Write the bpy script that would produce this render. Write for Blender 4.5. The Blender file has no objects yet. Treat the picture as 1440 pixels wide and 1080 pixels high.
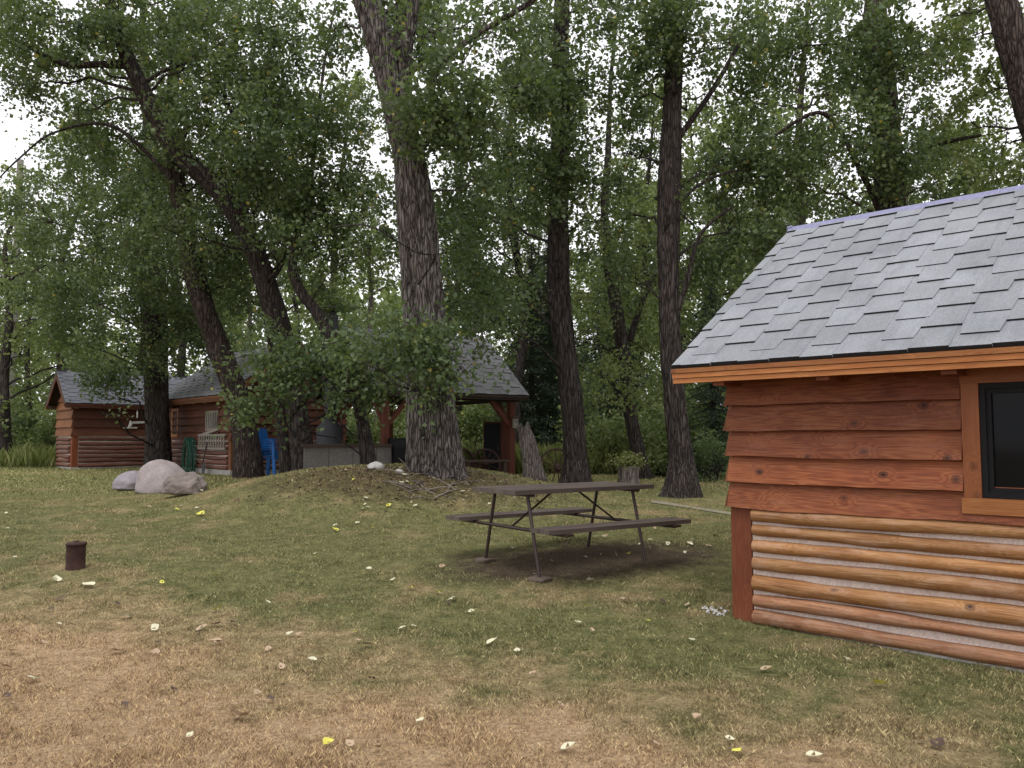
import bpy, math, random
import numpy as np
from mathutils import Vector, Matrix, noise
R = math.radians
PI = math.pi
S = bpy.context.scene
COL = S.collection
H = 1.42; F = 1150.0; PIT = math.atan(76/1150)
cp, sp = math.cos(PIT), math.sin(PIT)

# ------------------------------------------------------------------ world points and terrain
def W(px, py, Y):
    xc = (px-720)/F; yc = (540-py)/F
    D = Y/(cp-yc*sp)
    return Vector((xc*D, Y, H+D*(sp+yc*cp)))
PROF = [(-400,0),(5.3,0),(6.2,.03),(8,.19),(10,.31),(12,.39),(14,.47),(16,.5),(26,.52),(60,.9),(400,3)]
def prof(d):
    for (a, za), (b, zb) in zip(PROF, PROF[1:]):
        if d <= b:
            t = (d-a)/(b-a); return za+(zb-za)*t
    return PROF[-1][1]
def gz(x, y):
    z = (prof(y-.6)+2*prof(y)+prof(y+.6))/4
    u = (x+1.95)/2.75; v = (y-13.0)/(1.9 if y < 13 else 2.6)
    q = u*u+v*v
    z += .53*math.exp(-q**1.5)
    z += .015*noise.noise(Vector((x*.5, y*.5, 3)))*min(1, max(0, (y-4)/4))
    m = math.exp(-q)
    z += m*.05*noise.noise(Vector((x*2.1, y*2.1, 7)))
    return z
def hit(px, py):
    lo, hi = 2.0, 60.0
    d = 2.0
    while d < 60:
        p = W(px, py, d)
        if p.z <= gz(p.x, p.y): break
        d += .05
    p = W(px, py, d); p.z = gz(p.x, p.y)
    return p

# ------------------------------------------------------------------ object helpers
def tag(o, label=None, cat=None, group=None, kind=None):
    if label: o['label'] = label
    if cat: o['category'] = cat
    if group: o['group'] = group
    if kind: o['kind'] = kind
    return o
def empty(name, loc=(0,0,0), rz=0, label=None, cat=None, group=None):
    o = bpy.data.objects.new(name, None); COL.objects.link(o)
    o.location = loc; o.rotation_euler = (0,0,rz); o.empty_display_size = .2
    return tag(o, label, cat, group)
def link(name, me, parent=None):
    o = bpy.data.objects.new(name, me); COL.objects.link(o)
    if parent: o.parent = parent
    return o
def copy_tree(o, parent=None):
    c = o.copy(); COL.objects.link(c)
    if parent: c.parent = parent
    for ch in list(o.children): copy_tree(ch, c)
    return c

class MB:
    def __init__(s, T=None):
        s.v=[]; s.f=[]; s.m=[]; s.r=[]; s.uv=[]; s.sm=[]; s.T=T
    def add(s, verts, faces, mat=0, rnd=0.5, axis=(1,0,0), smooth=False, uvs=None):
        b = len(s.v)
        s.v += [tuple(s.T(*p)) if s.T else tuple(p) for p in verts]
        A = Vector(axis)
        for k, f in enumerate(faces):
            s.f.append([b+i for i in f]); s.m.append(mat); s.r.append(rnd); s.sm.append(smooth)
            if uvs: s.uv.append(uvs[k]); continue
            P = [Vector(verts[i]) for i in f]
            n = (P[1]-P[0]).cross(P[2]-P[0])
            if n.length < 1e-12: n = Vector((0,0,1))
            n.normalize()
            if abs(n.dot(A)) > .8:
                a = Vector((0,0,1)) if abs(n.z) < .8 else Vector((0,1,0))
                a = (a-n*a.dot(n)).normalized(); b2 = n.cross(a)
                s.uv.append([(p.dot(a)*.3+7, p.dot(b2)) for p in P])
            else:
                a = (A-n*A.dot(n)).normalized(); b2 = n.cross(a)
                s.uv.append([(p.dot(a), p.dot(b2)) for p in P])
    def box(s, x0,x1,y0,y1,z0,z1, mat=0, rnd=.5, axis=(1,0,0)):
        v=[(x0,y0,z0),(x1,y0,z0),(x1,y1,z0),(x0,y1,z0),(x0,y0,z1),(x1,y0,z1),(x1,y1,z1),(x0,y1,z1)]
        f=[(0,3,2,1),(4,5,6,7),(0,1,5,4),(1,2,6,5),(2,3,7,6),(3,0,4,7)]
        s.add(v,f,mat,rnd,axis)
    def bar(s, a, b, w, h, mat=0, rnd=.5, up=(0,0,1)):
        a=Vector(a); b=Vector(b); d=(b-a).normalized(); U=Vector(up)
        if abs(d.dot(U))>.98: U=Vector((1,0,0))
        sx=d.cross(U).normalized(); uy=sx.cross(d).normalized()
        v=[]
        for p in (a,b):
            for i,j in ((-1,-1),(1,-1),(1,1),(-1,1)):
                v.append(p+sx*w/2*i+uy*h/2*j)
        f=[(0,1,2,3),(7,6,5,4),(0,4,5,1),(1,5,6,2),(2,6,7,3),(3,7,4,0)]
        s.add(v,f,mat,rnd,tuple(d))
    def tube(s, pts, rad, n=8, mat=0, rnd=.5, smooth=True, cap=True, wob=0, seed=0, uvoff=0):
        P=[Vector(p) for p in pts]; m=len(P)
        if not hasattr(rad,'__len__'): rad=[rad]*m
        verts=[]; ref=None; L=0; Ls=[]
        for i in range(m):
            t=(P[min(i+1,m-1)]-P[max(i-1,0)])
            t = t.normalized() if t.length>1e-9 else Vector((0,0,1))
            if ref is None:
                ref=Vector((1,0,0)) if abs(t.x)<.8 else Vector((0,1,0))
            ref=(ref-t*ref.dot(t)).normalized(); bb=t.cross(ref)
            if i: L+=(P[i]-P[i-1]).length
            Ls.append(L)
            for k in range(n):
                a=2*PI*k/n; r=rad[i]
                if wob: r*=1+wob*noise.noise(Vector((math.cos(a)*1.5+seed,math.sin(a)*1.5,L*3)))
                verts.append(P[i]+(ref*math.cos(a)+bb*math.sin(a))*r)
        faces=[];uvs=[]; rm=max(rad)
        for i in range(m-1):
            for k in range(n):
                k2=(k+1)%n
                faces.append((i*n+k,i*n+k2,(i+1)*n+k2,(i+1)*n+k))
                c0=k/n*2*PI*rm; c1=(k+1)/n*2*PI*rm
                uvs.append([(Ls[i]+uvoff,c0),(Ls[i]+uvoff,c1),(Ls[i+1]+uvoff,c1),(Ls[i+1]+uvoff,c0)])
        s.add(verts,faces,mat,rnd,(1,0,0),smooth,uvs)
        if cap:
            for i,o in ((0,1),(m-1,0)):
                idx=[i*n+k for k in range(n)]
                if o: idx=idx[::-1]
                vv=[verts[q] for q in idx]
                s.add(vv,[tuple(range(n))],mat,rnd,(1,0,0),False,[[(a.dot(Vector((.3,.2,.1))),a.z) for a in vv]])
    def build(s, name, mats, parent=None):
        me=bpy.data.meshes.new(name); me.from_pydata([tuple(v) for v in s.v],[],s.f)
        if not isinstance(mats,(list,tuple)): mats=[mats]
        for m in mats: me.materials.append(m)
        me.polygons.foreach_set('material_index',s.m)
        me.polygons.foreach_set('use_smooth',s.sm)
        a=me.attributes.new('rnd','FLOAT','FACE'); a.data.foreach_set('value',s.r)
        u=me.uv_layers.new(name='UVMap')
        fl=[]
        for q in s.uv:
            for t in q: fl += [t[0],t[1]]
        u.data.foreach_set('uv',fl)
        me.update()
        return link(name,me,parent)

# ------------------------------------------------------------------ materials
class N:
    def __init__(s, name):
        s.mat=bpy.data.materials.new(name); s.mat.use_nodes=True
        s.t=s.mat.node_tree; s.t.nodes.clear()
        s.out=s.n('ShaderNodeOutputMaterial')
    def n(s, typ, **kw):
        x=s.t.nodes.new(typ)
        for k,v in kw.items(): setattr(x,k,v)
        return x
    def l(s,a,b): s.t.links.new(a,b)
    def math(s,op,a,b=None,c=None):
        x=s.n('ShaderNodeMath',operation=op)
        for i,v in enumerate((a,b,c)):
            if v is None: continue
            if isinstance(v,(int,float)): x.inputs[i].default_value=v
            else: s.l(v,x.inputs[i])
        return x.outputs[0]
    def noise(s,vec,scale,detail=4,rough=.55,dist=0):
        x=s.n('ShaderNodeTexNoise'); x.inputs['Scale'].default_value=scale
        x.inputs['Detail'].default_value=detail; x.inputs['Roughness'].default_value=rough
        x.inputs['Distortion'].default_value=dist
        if vec is not None: s.l(vec,x.inputs['Vector'])
        return x.outputs['Fac']
    def mapping(s,vec,scale=(1,1,1),loc=(0,0,0)):
        x=s.n('ShaderNodeMapping'); x.inputs['Scale'].default_value=scale; x.inputs['Location'].default_value=loc
        s.l(vec,x.inputs['Vector']); return x.outputs[0]
    def ramp(s,fac,stops,interp='LINEAR'):
        x=s.n('ShaderNodeValToRGB'); s.l(fac,x.inputs[0]); e=x.color_ramp.elements
        x.color_ramp.interpolation=interp
        while len(e)<len(stops): e.new(.5)
        for i,(p,c) in enumerate(stops):
            e[i].position=p; e[i].color=(c[0],c[1],c[2],1) if hasattr(c,'__len__') else (c,c,c,1)
        return x.outputs[0]
    def mix(s,fac,a,b,blend='MIX'):
        x=s.n('ShaderNodeMix',data_type='RGBA',blend_type=blend)
        for i,v in ((0,fac),(6,a),(7,b)):
            if isinstance(v,(int,float)): x.inputs[i].default_value=v
            elif isinstance(v,tuple): x.inputs[i].default_value=(v[0],v[1],v[2],1)
            else: s.l(v,x.inputs[i])
        return x.outputs[2]
    def bsdf(s,color,rough=.8,bump=None,bstr=.5,bdist=.01,metal=0,spec=.3):
        p=s.n('ShaderNodeBsdfPrincipled')
        if isinstance(color,tuple): p.inputs['Base Color'].default_value=(*color[:3],1)
        else: s.l(color,p.inputs['Base Color'])
        if isinstance(rough,(int,float)): p.inputs['Roughness'].default_value=rough
        else: s.l(rough,p.inputs['Roughness'])
        p.inputs['Metallic'].default_value=metal
        p.inputs['Specular IOR Level'].default_value=spec
        if bump is not None:
            b=s.n('ShaderNodeBump'); b.inputs['Strength'].default_value=bstr; b.inputs['Distance'].default_value=bdist
            s.l(bump,b.inputs['Height']); s.l(b.outputs[0],p.inputs['Normal'])
        s.l(p.outputs[0],s.out.inputs[0]); return p
    def rnd(s):
        x=s.n('ShaderNodeAttribute'); x.attribute_name='rnd'; return x.outputs['Fac']
    def uv(s): return s.n('ShaderNodeTexCoord').outputs['UV']
    def obj(s): return s.n('ShaderNodeTexCoord').outputs['Object']
    def pos(s): return s.n('ShaderNodeNewGeometry').outputs['Position']

def simple(name,col,rough=.7,var=.25,scale=8,bump=.3,metal=0,spec=.3,bd=.005):
    m=N(name); v=m.obj()
    f=m.noise(v,scale,6,.6); f2=m.noise(v,scale*7,3,.6)
    c=m.mix(f,tuple(x*(1-var) for x in col),tuple(min(1,x*(1+var)) for x in col))
    c=m.mix(.25,c,m.ramp(f2,[(.3,.0),(.7,.9)]),'OVERLAY')
    m.bsdf(c,rough,f2,bump,bd,metal,spec); return m.mat

def wood(name,dark,mid,light,knots=.5,rough=.6,grain=1.0,weather=None,bstr=.35):
    m=N(name); uv=m.uv(); r=m.rnd()
    off=m.n('ShaderNodeCombineXYZ'); m.l(m.math('MULTIPLY',r,37.3),off.inputs[0]); m.l(m.math('MULTIPLY',r,11.7),off.inputs[1]); m.l(m.math('MULTIPLY',r,23.1),off.inputs[2])
    va=m.n('ShaderNodeVectorMath',operation='ADD'); m.l(uv,va.inputs[0]); m.l(off.outputs[0],va.inputs[1]); v=va.outputs[0]
    # knots
    vo=m.n('ShaderNodeTexVoronoi',voronoi_dimensions='2D'); vo.inputs['Scale'].default_value=2.6; m.l(m.mapping(v,(1,1.25,1)),vo.inputs['Vector'])
    kd=vo.outputs['Distance']
    keep=m.ramp(vo.outputs['Color'],[(.48,0),(.55,1)])
    kn=m.math('MULTIPLY',m.ramp(kd,[(.0,1.0),(.03,.9),(.05,.4),(.065,.7),(.095,0)]),keep)
    near=m.ramp(kd,[(.04,.8),(.26,0)])
    # grain : rings stretched along the plank, bent round knots
    g0=m.noise(m.mapping(v,(.32,6,1)),1.6,3,.5)
    warp=m.math('ADD',m.math('MULTIPLY',g0,3.0),m.math('MULTIPLY',near,.5))
    bands=m.math('SINE',m.math('MULTIPLY',warp,34.0))
    bands=m.math('ADD',m.math('MULTIPLY',bands,.5),.5)
    fine=m.noise(m.mapping(v,(2.5,90,1)),2,5,.65)
    sx=m.noise(m.mapping(v,(1,1.6,1)),2.2,4,.55)
    fac=m.math('ADD',m.math('MULTIPLY',bands,.15*grain),m.math('ADD',m.math('MULTIPLY',fine,.5),m.math('MULTIPLY',sx,.42)))
    c=m.ramp(fac,[(.22,dark),(.5,mid),(.8,light)])
    tint=m.math('ADD',m.math('MULTIPLY',m.math('FRACT',m.math('MULTIPLY',r,7.77)),.55),.72)
    hs=m.n('ShaderNodeHueSaturation'); m.l(c,hs.inputs['Color']); m.l(tint,hs.inputs['Value'])
    c=hs.outputs[0]
    c=m.mix(m.math('MULTIPLY',kn,knots),c,tuple(x*.22 for x in dark))
    st=m.noise(m.mapping(v,(1.3,7,1)),3,6,.7)
    c=m.mix(m.ramp(st,[(.56,0),(.74,.55)]),c,tuple(x*.5 for x in dark))
    if weather:
        wv=m.noise(m.mapping(v,(1,2,1),(5,5,5)),4,6,.7)
        c=m.mix(m.ramp(wv,[(.5,0),(.75,.6)]),c,weather)
    ck=m.noise(m.mapping(v,(.8,34,1),(2,3,1)),1.3,4,.6); c=m.mix(m.ramp(ck,[(.66,0),(.70,.8)]),c,tuple(x*.2 for x in dark))
    c=m.mix(m.ramp(m.noise(m.mapping(v,(.5,1.5,1),(9,2,4)),1.2,5,.65),[(.42,0),(.7,.55)]),c,m.mix(.6,c,dark))
    bh=m.math('ADD',m.math('MULTIPLY',fine,.6),m.math('MULTIPLY',bands,.2))
    m.bsdf(c,rough,bh,bstr,.004,0,.25)
    return m.mat

def shingle(name,c0,c1,c2,rough=.8):
    m=N(name); r=m.rnd(); o=m.obj()
    base=m.ramp(m.math('FRACT',m.math('MULTIPLY',r,5.3)),[(0,c0),(.5,c1),(1,c2)])
    gr=m.noise(o,210,3,.7); big=m.noise(o,1.3,5,.6); mid=m.noise(o,11,5,.65)
    c=m.mix(m.ramp(gr,[(.35,0),(.65,1)]),m.mix(.35,base,(0,0,0)),m.mix(.22,base,(1,1,1)))
    c=m.mix(m.ramp(big,[(.35,0),(.7,.45)]),c,tuple(x*.55 for x in c0))
    strk=m.noise(m.mapping(o,(6,1,1)),1.6,6,.7); c=m.mix(m.ramp(strk,[(.5,0),(.75,.4)]),c,tuple(x*.5 for x in c0))
    c=m.mix(m.ramp(mid,[(.5,0),(.8,.3)]),c,tuple(min(1,x*1.25) for x in c2))
    m.bsdf(c,rough,gr,.35,.003,0,.35); return m.mat

def bark(name,dark,mid,light,scale=1.0):
    m=N(name); o=m.obj()
    v=m.mapping(o,(1,1,.13))
    vo=m.n('ShaderNodeTexVoronoi',feature='DISTANCE_TO_EDGE'); vo.inputs['Scale'].default_value=26*scale
    wv=m.n('ShaderNodeTexNoise'); wv.inputs['Scale'].default_value=9; wv.inputs['Detail'].default_value=4; m.l(v,wv.inputs['Vector'])
    mixv=m.n('ShaderNodeMix',data_type='VECTOR'); mixv.inputs[0].default_value=.12; m.l(v,mixv.inputs[4]); m.l(wv.outputs['Color'],mixv.inputs[5])
    m.l(mixv.outputs[1],vo.inputs['Vector'])
    f=m.ramp(vo.outputs['Distance'],[(0,0),(.12,.6),(.4,1)])
    n1=m.noise(v,14*scale,7,.7); n2=m.noise(o,3,4,.6)
    fac=m.math('ADD',m.math('MULTIPLY',f,.45),m.math('MULTIPLY',n1,.6))
    c=m.ramp(fac,[(.25,dark),(.55,mid),(.9,light)])
    c=m.mix(m.ramp(n2,[(.4,0),(.75,.5)]),c,m.mix(.5,c,dark))
    m.bsdf(c,.95,fac,1.0,.045,0,.1); return m.mat

def leafmat(name,stops,trans=.42):
    m=N(name); r=m.rnd()
    c=m.ramp(r,stops)
    big=m.noise(m.pos(),.7,3,.5)
    c=m.mix(m.ramp(big,[(.35,0),(.7,.45)]),c,m.mix(.5,c,stops[-2][1]))
    p=m.n('ShaderNodeBsdfPrincipled'); m.l(c,p.inputs['Base Color']); p.inputs['Roughness'].default_value=.5
    p.inputs['Specular IOR Level'].default_value=.35
    t=m.n('ShaderNodeBsdfTranslucent'); m.l(m.mix(.5,c,(.16,.22,.03)),t.inputs[0])
    x=m.n('ShaderNodeMixShader'); x.inputs[0].default_value=trans
    m.l(p.outputs[0],x.inputs[1]); m.l(t.outputs[0],x.inputs[2]); m.l(x.outputs[0],m.out.inputs[0])
    return m.mat

def lawn_color(m, blades):
    P=m.pos(); sx=m.n('ShaderNodeSeparateXYZ'); m.l(P,sx.inputs[0]); X,Y=sx.outputs[0],sx.outputs[1]
    n1=m.noise(P,.45,5,.6); n2=m.noise(P,1.9,6,.65); n3=m.noise(P,6.5,7,.78)
    # straw grows towards the camera, more on the left
    edge=m.math('ADD',m.math('MULTIPLY',Y,-.42),2.45)
    edge=m.math('ADD',edge,m.math('MULTIPLY',X,-.17))
    s=m.math('ADD',edge,m.math('MULTIPLY',m.math('SUBTRACT',n1,.5),2.2))
    s=m.math('ADD',s,m.math('MULTIPLY',m.math('SUBTRACT',n2,.5),1.3))
    s=m.math('ADD',s,m.math('MULTIPLY',m.math('SUBTRACT',n3,.5),.7))
    straw=m.ramp(s,[(.0,.0),(.75,1)])
    # thin straw patches far out
    s2=m.ramp(m.math('ADD',m.math('MULTIPLY',n2,.6),m.math('MULTIPLY',m.noise(m.mapping(P,(.6,1.2,1),(3,9,0)),.5,5,.6),.6)),[(.60,0),(.76,.6)])
    straw=m.math('MAXIMUM',straw,s2)
    green=m.ramp(n3,[(.3,(.085,.095,.034)),(.55,(.19,.19,.076)),(.8,(.36,.31,.145))])
    dry=m.ramp(n3,[(.25,(.23,.145,.073)),(.5,(.47,.325,.185)),(.8,(.63,.48,.30))])
    # far open grass is yellower
    gy=m.ramp(m.math('MULTIPLY',Y,.03),[(.3,0),(.62,.6)])
    green=m.mix(gy,green,(.30,.31,.11))
    c=m.mix(straw,green,dry)
    # worn earth under the table
    def blob(cx,cy,rx,ry,ang=0):
        mp=m.n('ShaderNodeMapping',vector_type='TEXTURE'); mp.inputs['Location'].default_value=(cx,cy,0); mp.inputs['Rotation'].default_value=(0,0,ang); mp.inputs['Scale'].default_value=(rx,ry,1)
        fl=m.n('ShaderNodeVectorMath',operation='MULTIPLY'); fl.inputs[1].default_value=(1,1,0); m.l(P,fl.inputs[0]); m.l(fl.outputs[0],mp.inputs[0])
        ln=m.n('ShaderNodeVectorMath',operation='LENGTH'); m.l(mp.outputs[0],ln.inputs[0])
        d=m.math('ADD',ln.outputs['Value'],m.math('MULTIPLY',m.math('SUBTRACT',n2,.5),.9))
        d=m.math('ADD',d,m.math('MULTIPLY',m.math('SUBTRACT',n3,.5),.6))
        return m.ramp(d,[(.55,1),(1.0,0)])
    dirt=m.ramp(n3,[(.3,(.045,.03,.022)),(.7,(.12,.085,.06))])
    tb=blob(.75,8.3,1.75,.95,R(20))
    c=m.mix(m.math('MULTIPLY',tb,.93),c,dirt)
    mb=blob(-1.6,12.2,2.6,1.25,0)
    lit=m.ramp(n3,[(.3,(.06,.042,.025)),(.5,(.13,.095,.05)),(.75,(.20,.18,.075))])
    c=m.mix(m.math('MULTIPLY',mb,.75),c,lit)
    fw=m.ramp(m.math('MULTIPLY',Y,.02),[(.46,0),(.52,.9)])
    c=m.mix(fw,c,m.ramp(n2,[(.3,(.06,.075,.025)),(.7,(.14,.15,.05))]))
    return c,n3,tb

m=N('lawn'); c,n3,tb=lawn_color(m,False)
fine=m.noise(m.mapping(m.pos(),(1,.7,1)),45,6,.8)
fib=m.noise(m.mapping(m.pos(),(1,.35,1)),130,3,.6)
c=m.mix(m.ramp(fine,[(.38,.8),(.58,0)]),c,m.mix(.72,c,(.012,.009,.006)))
c=m.mix(m.ramp(fib,[(.55,0),(.75,.45)]),c,m.mix(.3,c,(.6,.48,.27)))
m.bsdf(c,.95,m.math('ADD',fine,fib),.8,.03,0,.1); M_LAWN=m.mat
m=N('grass_blades'); c,n3,tb=lawn_color(m,True); r=m.rnd()
hs=m.n('ShaderNodeHueSaturation'); m.l(c,hs.inputs['Color']); m.l(m.math('ADD',m.math('MULTIPLY',r,1.25),.35),hs.inputs['Value']); m.l(m.math('ADD',m.math('MULTIPLY',r,.03),.487),hs.inputs['Hue'])
c=hs.outputs[0]; c=m.mix(m.ramp(r,[(.80,0),(.9,.6)]),c,(.60,.48,.27))
m.bsdf(c,.7,spec=.2); M_BLADE=m.mat

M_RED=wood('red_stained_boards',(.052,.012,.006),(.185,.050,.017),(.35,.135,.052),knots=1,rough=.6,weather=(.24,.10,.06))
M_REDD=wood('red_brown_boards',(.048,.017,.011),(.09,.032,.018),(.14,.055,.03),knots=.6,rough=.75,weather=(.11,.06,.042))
M_SIDE=wood('orange_end_boards',(.10,.038,.016),(.17,.068,.028),(.25,.115,.052),knots=.6,rough=.7)
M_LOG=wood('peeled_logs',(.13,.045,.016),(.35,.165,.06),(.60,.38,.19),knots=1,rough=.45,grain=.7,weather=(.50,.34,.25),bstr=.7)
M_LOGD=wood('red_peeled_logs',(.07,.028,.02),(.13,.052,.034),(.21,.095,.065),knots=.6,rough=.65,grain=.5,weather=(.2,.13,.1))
M_TRIM=wood('orange_trim',(.20,.062,.018),(.33,.125,.038),(.44,.20,.07),knots=.5,rough=.5)
M_WTRIM=wood('brown_orange_trim',(.14,.04,.014),(.235,.078,.026),(.31,.12,.045),knots=.6,rough=.5)
M_POST=wood('red_post',(.08,.02,.010),(.15,.042,.017),(.23,.075,.03),knots=.5,rough=.6)
M_DPOST=wood('dark_red_post',(.055,.016,.010),(.10,.031,.017),(.145,.05,.027),knots=.4,rough=.7)
M_TABLE=wood('dark_stained_planks',(.045,.033,.028),(.085,.065,.056),(.15,.122,.108),knots=.2,rough=.42,grain=.6)
M_GREYW=wood('grey_weathered_wood',(.10,.09,.08),(.18,.165,.15),(.26,.24,.22),knots=.3,rough=.85)
M_PALEW=wood('pale_wood',(.20,.18,.155),(.28,.25,.215),(.36,.325,.285),knots=.3,rough=.8)
M_DARKW=wood('dark_brown_wood',(.025,.016,.012),(.05,.032,.024),(.08,.055,.04),knots=.3,rough=.8)
M_CHINK=simple('chinking_mortar',(.60,.50,.44),.9,.22,9,.5)
M_CONC=simple('concrete',(.33,.31,.28),.9,.2,5,.4)
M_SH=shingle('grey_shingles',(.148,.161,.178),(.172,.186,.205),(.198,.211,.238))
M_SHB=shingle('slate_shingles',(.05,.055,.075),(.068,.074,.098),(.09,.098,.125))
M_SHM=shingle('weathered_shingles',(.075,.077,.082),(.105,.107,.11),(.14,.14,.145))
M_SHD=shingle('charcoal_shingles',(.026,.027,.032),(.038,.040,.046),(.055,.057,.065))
M_EDGE=simple('asphalt_edge',(.018,.018,.02),.9,.2)
M_RIDGE=simple('lavender_ridge_metal',(.15,.15,.26),.35,.1,4,.05,0,.5)
M_BLACK=simple('black_vinyl',(.008,.008,.009),.6,.2,10,.05,0,.15)
M_STEEL=simple('brown_painted_steel',(.035,.02,.017),.45,.3,18,.2,0,.45)
M_IRON=simple('dark_iron',(.02,.017,.016),.6,.3,20,.3)
M_SOOT=simple('sooty_metal',(.045,.045,.05),.6,.3,9,.3)
M_BLUE=simple('blue_plastic',(.006,.11,.36),.4,.08,3,.02,0,.5)
M_HOSE=simple('green_hose',(.01,.08,.05),.45,.2,10,.05)
M_WHITE=simple('white_paint',(.55,.54,.50),.6,.15,9,.1)
M_BAG=simple('white_sack',(.55,.55,.56),.8,.12,8,.4)
M_PAD=simple('paving_stone',(.10,.075,.058),.95,.25,9,.6)
m=N('window_glass'); m.bsdf((.004,.005,.006),.06,spec=.12); M_GLASS=m.mat
m=N('rusty_tin'); o=m.obj(); f=m.noise(o,12,6,.7); f2=m.noise(o,40,5,.6)
c=m.ramp(f,[(.3,(.022,.011,.009)),(.55,(.045,.021,.016)),(.75,(.085,.042,.030))])
m.bsdf(c,.75,f2,.4,.003,.2,.3); M_RUST=m.mat
def rockmat(name,a,b,c2,rough_s=6,bs=.5):
    m=N(name); o=m.obj(); f=m.noise(o,2.2,6,.6); g=m.noise(o,38,5,.75); k=m.noise(o,rough_s,8,.7)
    c=m.ramp(f,[(.3,a),(.55,b),(.75,c2)])
    c=m.mix(m.ramp(g,[(.4,.35),(.6,0)]),c,tuple(x*.45 for x in a))
    c=m.mix(m.ramp(k,[(.55,0),(.7,.35)]),c,tuple(x*.5 for x in b))
    m.bsdf(c,.9,m.math('ADD',k,m.math('MULTIPLY',g,.3)),bs,.03,0,.2); return m.mat
M_RPINK=rockmat('pink_granite',(.27,.23,.225),(.34,.295,.285),(.40,.35,.33))
M_RGREY=rockmat('grey_granite',(.22,.20,.22),(.30,.27,.29),(.36,.33,.34))
M_RROUGH=rockmat('rough_stone',(.15,.125,.11),(.24,.20,.18),(.33,.28,.25),9,1.0)
M_RWHITE=rockmat('pale_stone',(.42,.41,.39),(.52,.50,.47),(.58,.56,.53),9,.5)
M_BARK=bark('cottonwood_bark',(.014,.011,.010),(.098,.086,.078),(.27,.243,.222))
M_BARKD=bark('dark_bark',(.014,.011,.010),(.05,.041,.037),(.11,.095,.086))
M_BARKB=bark('red_brown_bark',(.016,.012,.010),(.055,.043,.037),(.15,.118,.10))
M_BARKG=bark('grey_snag',(.06,.05,.045),(.19,.16,.14),(.32,.28,.25))
M_TWIG=simple('pale_twigs',(.20,.17,.14),.9,.3,6,.3)
M_LEAF=leafmat('cottonwood_leaves',[(0,(0.037,0.064,0.033)),(.4,(0.070,0.111,0.049)),(.8,(0.130,0.176,0.074)),(.975,(0.200,0.227,0.098)),(1,(0.565,0.440,0.098))])
M_LEAFB=leafmat('bluish_leaves',[(0,(0.031,0.058,0.040)),(.5,(0.062,0.105,0.066)),(.9,(0.120,0.164,0.106)),(1,(0.231,0.251,0.155))])
M_LEAFL=leafmat('lighter_leaves',[(0,(0.082,0.115,0.040)),(.5,(0.162,0.212,0.073)),(.9,(0.266,0.307,0.121)),(1,(0.384,0.359,0.121))],.45)
M_CONIF=leafmat('conifer_needles',[(0,(.012,.026,.014)),(.5,(.022,.045,.023)),(.9,(.045,.075,.035)),(1,(.07,.1,.05))],.1)
M_TALL=leafmat('tall_grass_leaf',[(0,(.09,.12,.03)),(.5,(.16,.19,.055)),(.9,(.25,.25,.09)),(1,(.4,.36,.18))],.4)
def fallen(name,a,b):
    m=N(name); o=m.obj(); f=m.noise(o,30,4,.6); m.bsdf(m.mix(f,a,b),.65,f,.2,.002,0,.3); return m.mat
M_FPALE=fallen('pale_leaf',(.42,.40,.26),(.58,.56,.40)); M_FTAN=fallen('tan_leaf',(.28,.19,.12),(.44,.33,.22))
M_FYEL=fallen('yellow_leaf',(.46,.43,.05),(.60,.56,.12)); M_FDARK=fallen('dark_leaf',(.04,.025,.02),(.09,.06,.045))

# ------------------------------------------------------------------ ground
def build_ground():
    xs=[-300,-200,-130,-90,-65,-50,-40]+[x*.5 for x in range(-64,-14)]+[-7+.16*i for i in range(0,88)]+[7.1+.5*i for i in range(0,50)]+[36,50,80,130,200,300]
    ys=[-60,-30,-10,-4,0]+[1+.2*i for i in range(0,90)]+[19.2+.6*i for i in range(40)]+[45,50,58,70,90,130,200,320]
    v=[];f=[]
    for y in ys:
        for x in xs: v.append((x,y,gz(x,y)))
    n=len(xs)
    for j in range(len(ys)-1):
        for i in range(n-1): f.append((j*n+i,j*n+i+1,(j+1)*n+i+1,(j+1)*n+i))
    me=bpy.data.meshes.new('ground'); me.from_pydata(v,[],f); me.materials.append(M_LAWN)
    me.polygons.foreach_set('use_smooth',[True]*len(f))
    return tag(link('ground',me),kind='structure')
build_ground()

def quads_mesh(name, V, nper, mats, rnd, parent=None, matidx=None):
    """V: (N,nper,3) array -> N faces"""
    Nn=V.shape[0]; me=bpy.data.meshes.new(name)
    me.vertices.add(Nn*nper); me.vertices.foreach_set('co',V.astype(np.float32).ravel())
    me.loops.add(Nn*nper); me.loops.foreach_set('vertex_index',np.arange(Nn*nper,dtype=np.int32))
    me.polygons.add(Nn); me.polygons.foreach_set('loop_start',np.arange(0,Nn*nper,nper,dtype=np.int32))
    if not isinstance(mats,(list,tuple)): mats=[mats]
    for m_ in mats: me.materials.append(m_)
    if matidx is not None: me.polygons.foreach_set('material_index',matidx.astype(np.int32))
    a=me.attributes.new('rnd','FLOAT','FACE'); a.data.foreach_set('value',rnd.astype(np.float32))
    me.update(calc_edges=True)
    return me if parent is False else link(name,me,parent)

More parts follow.
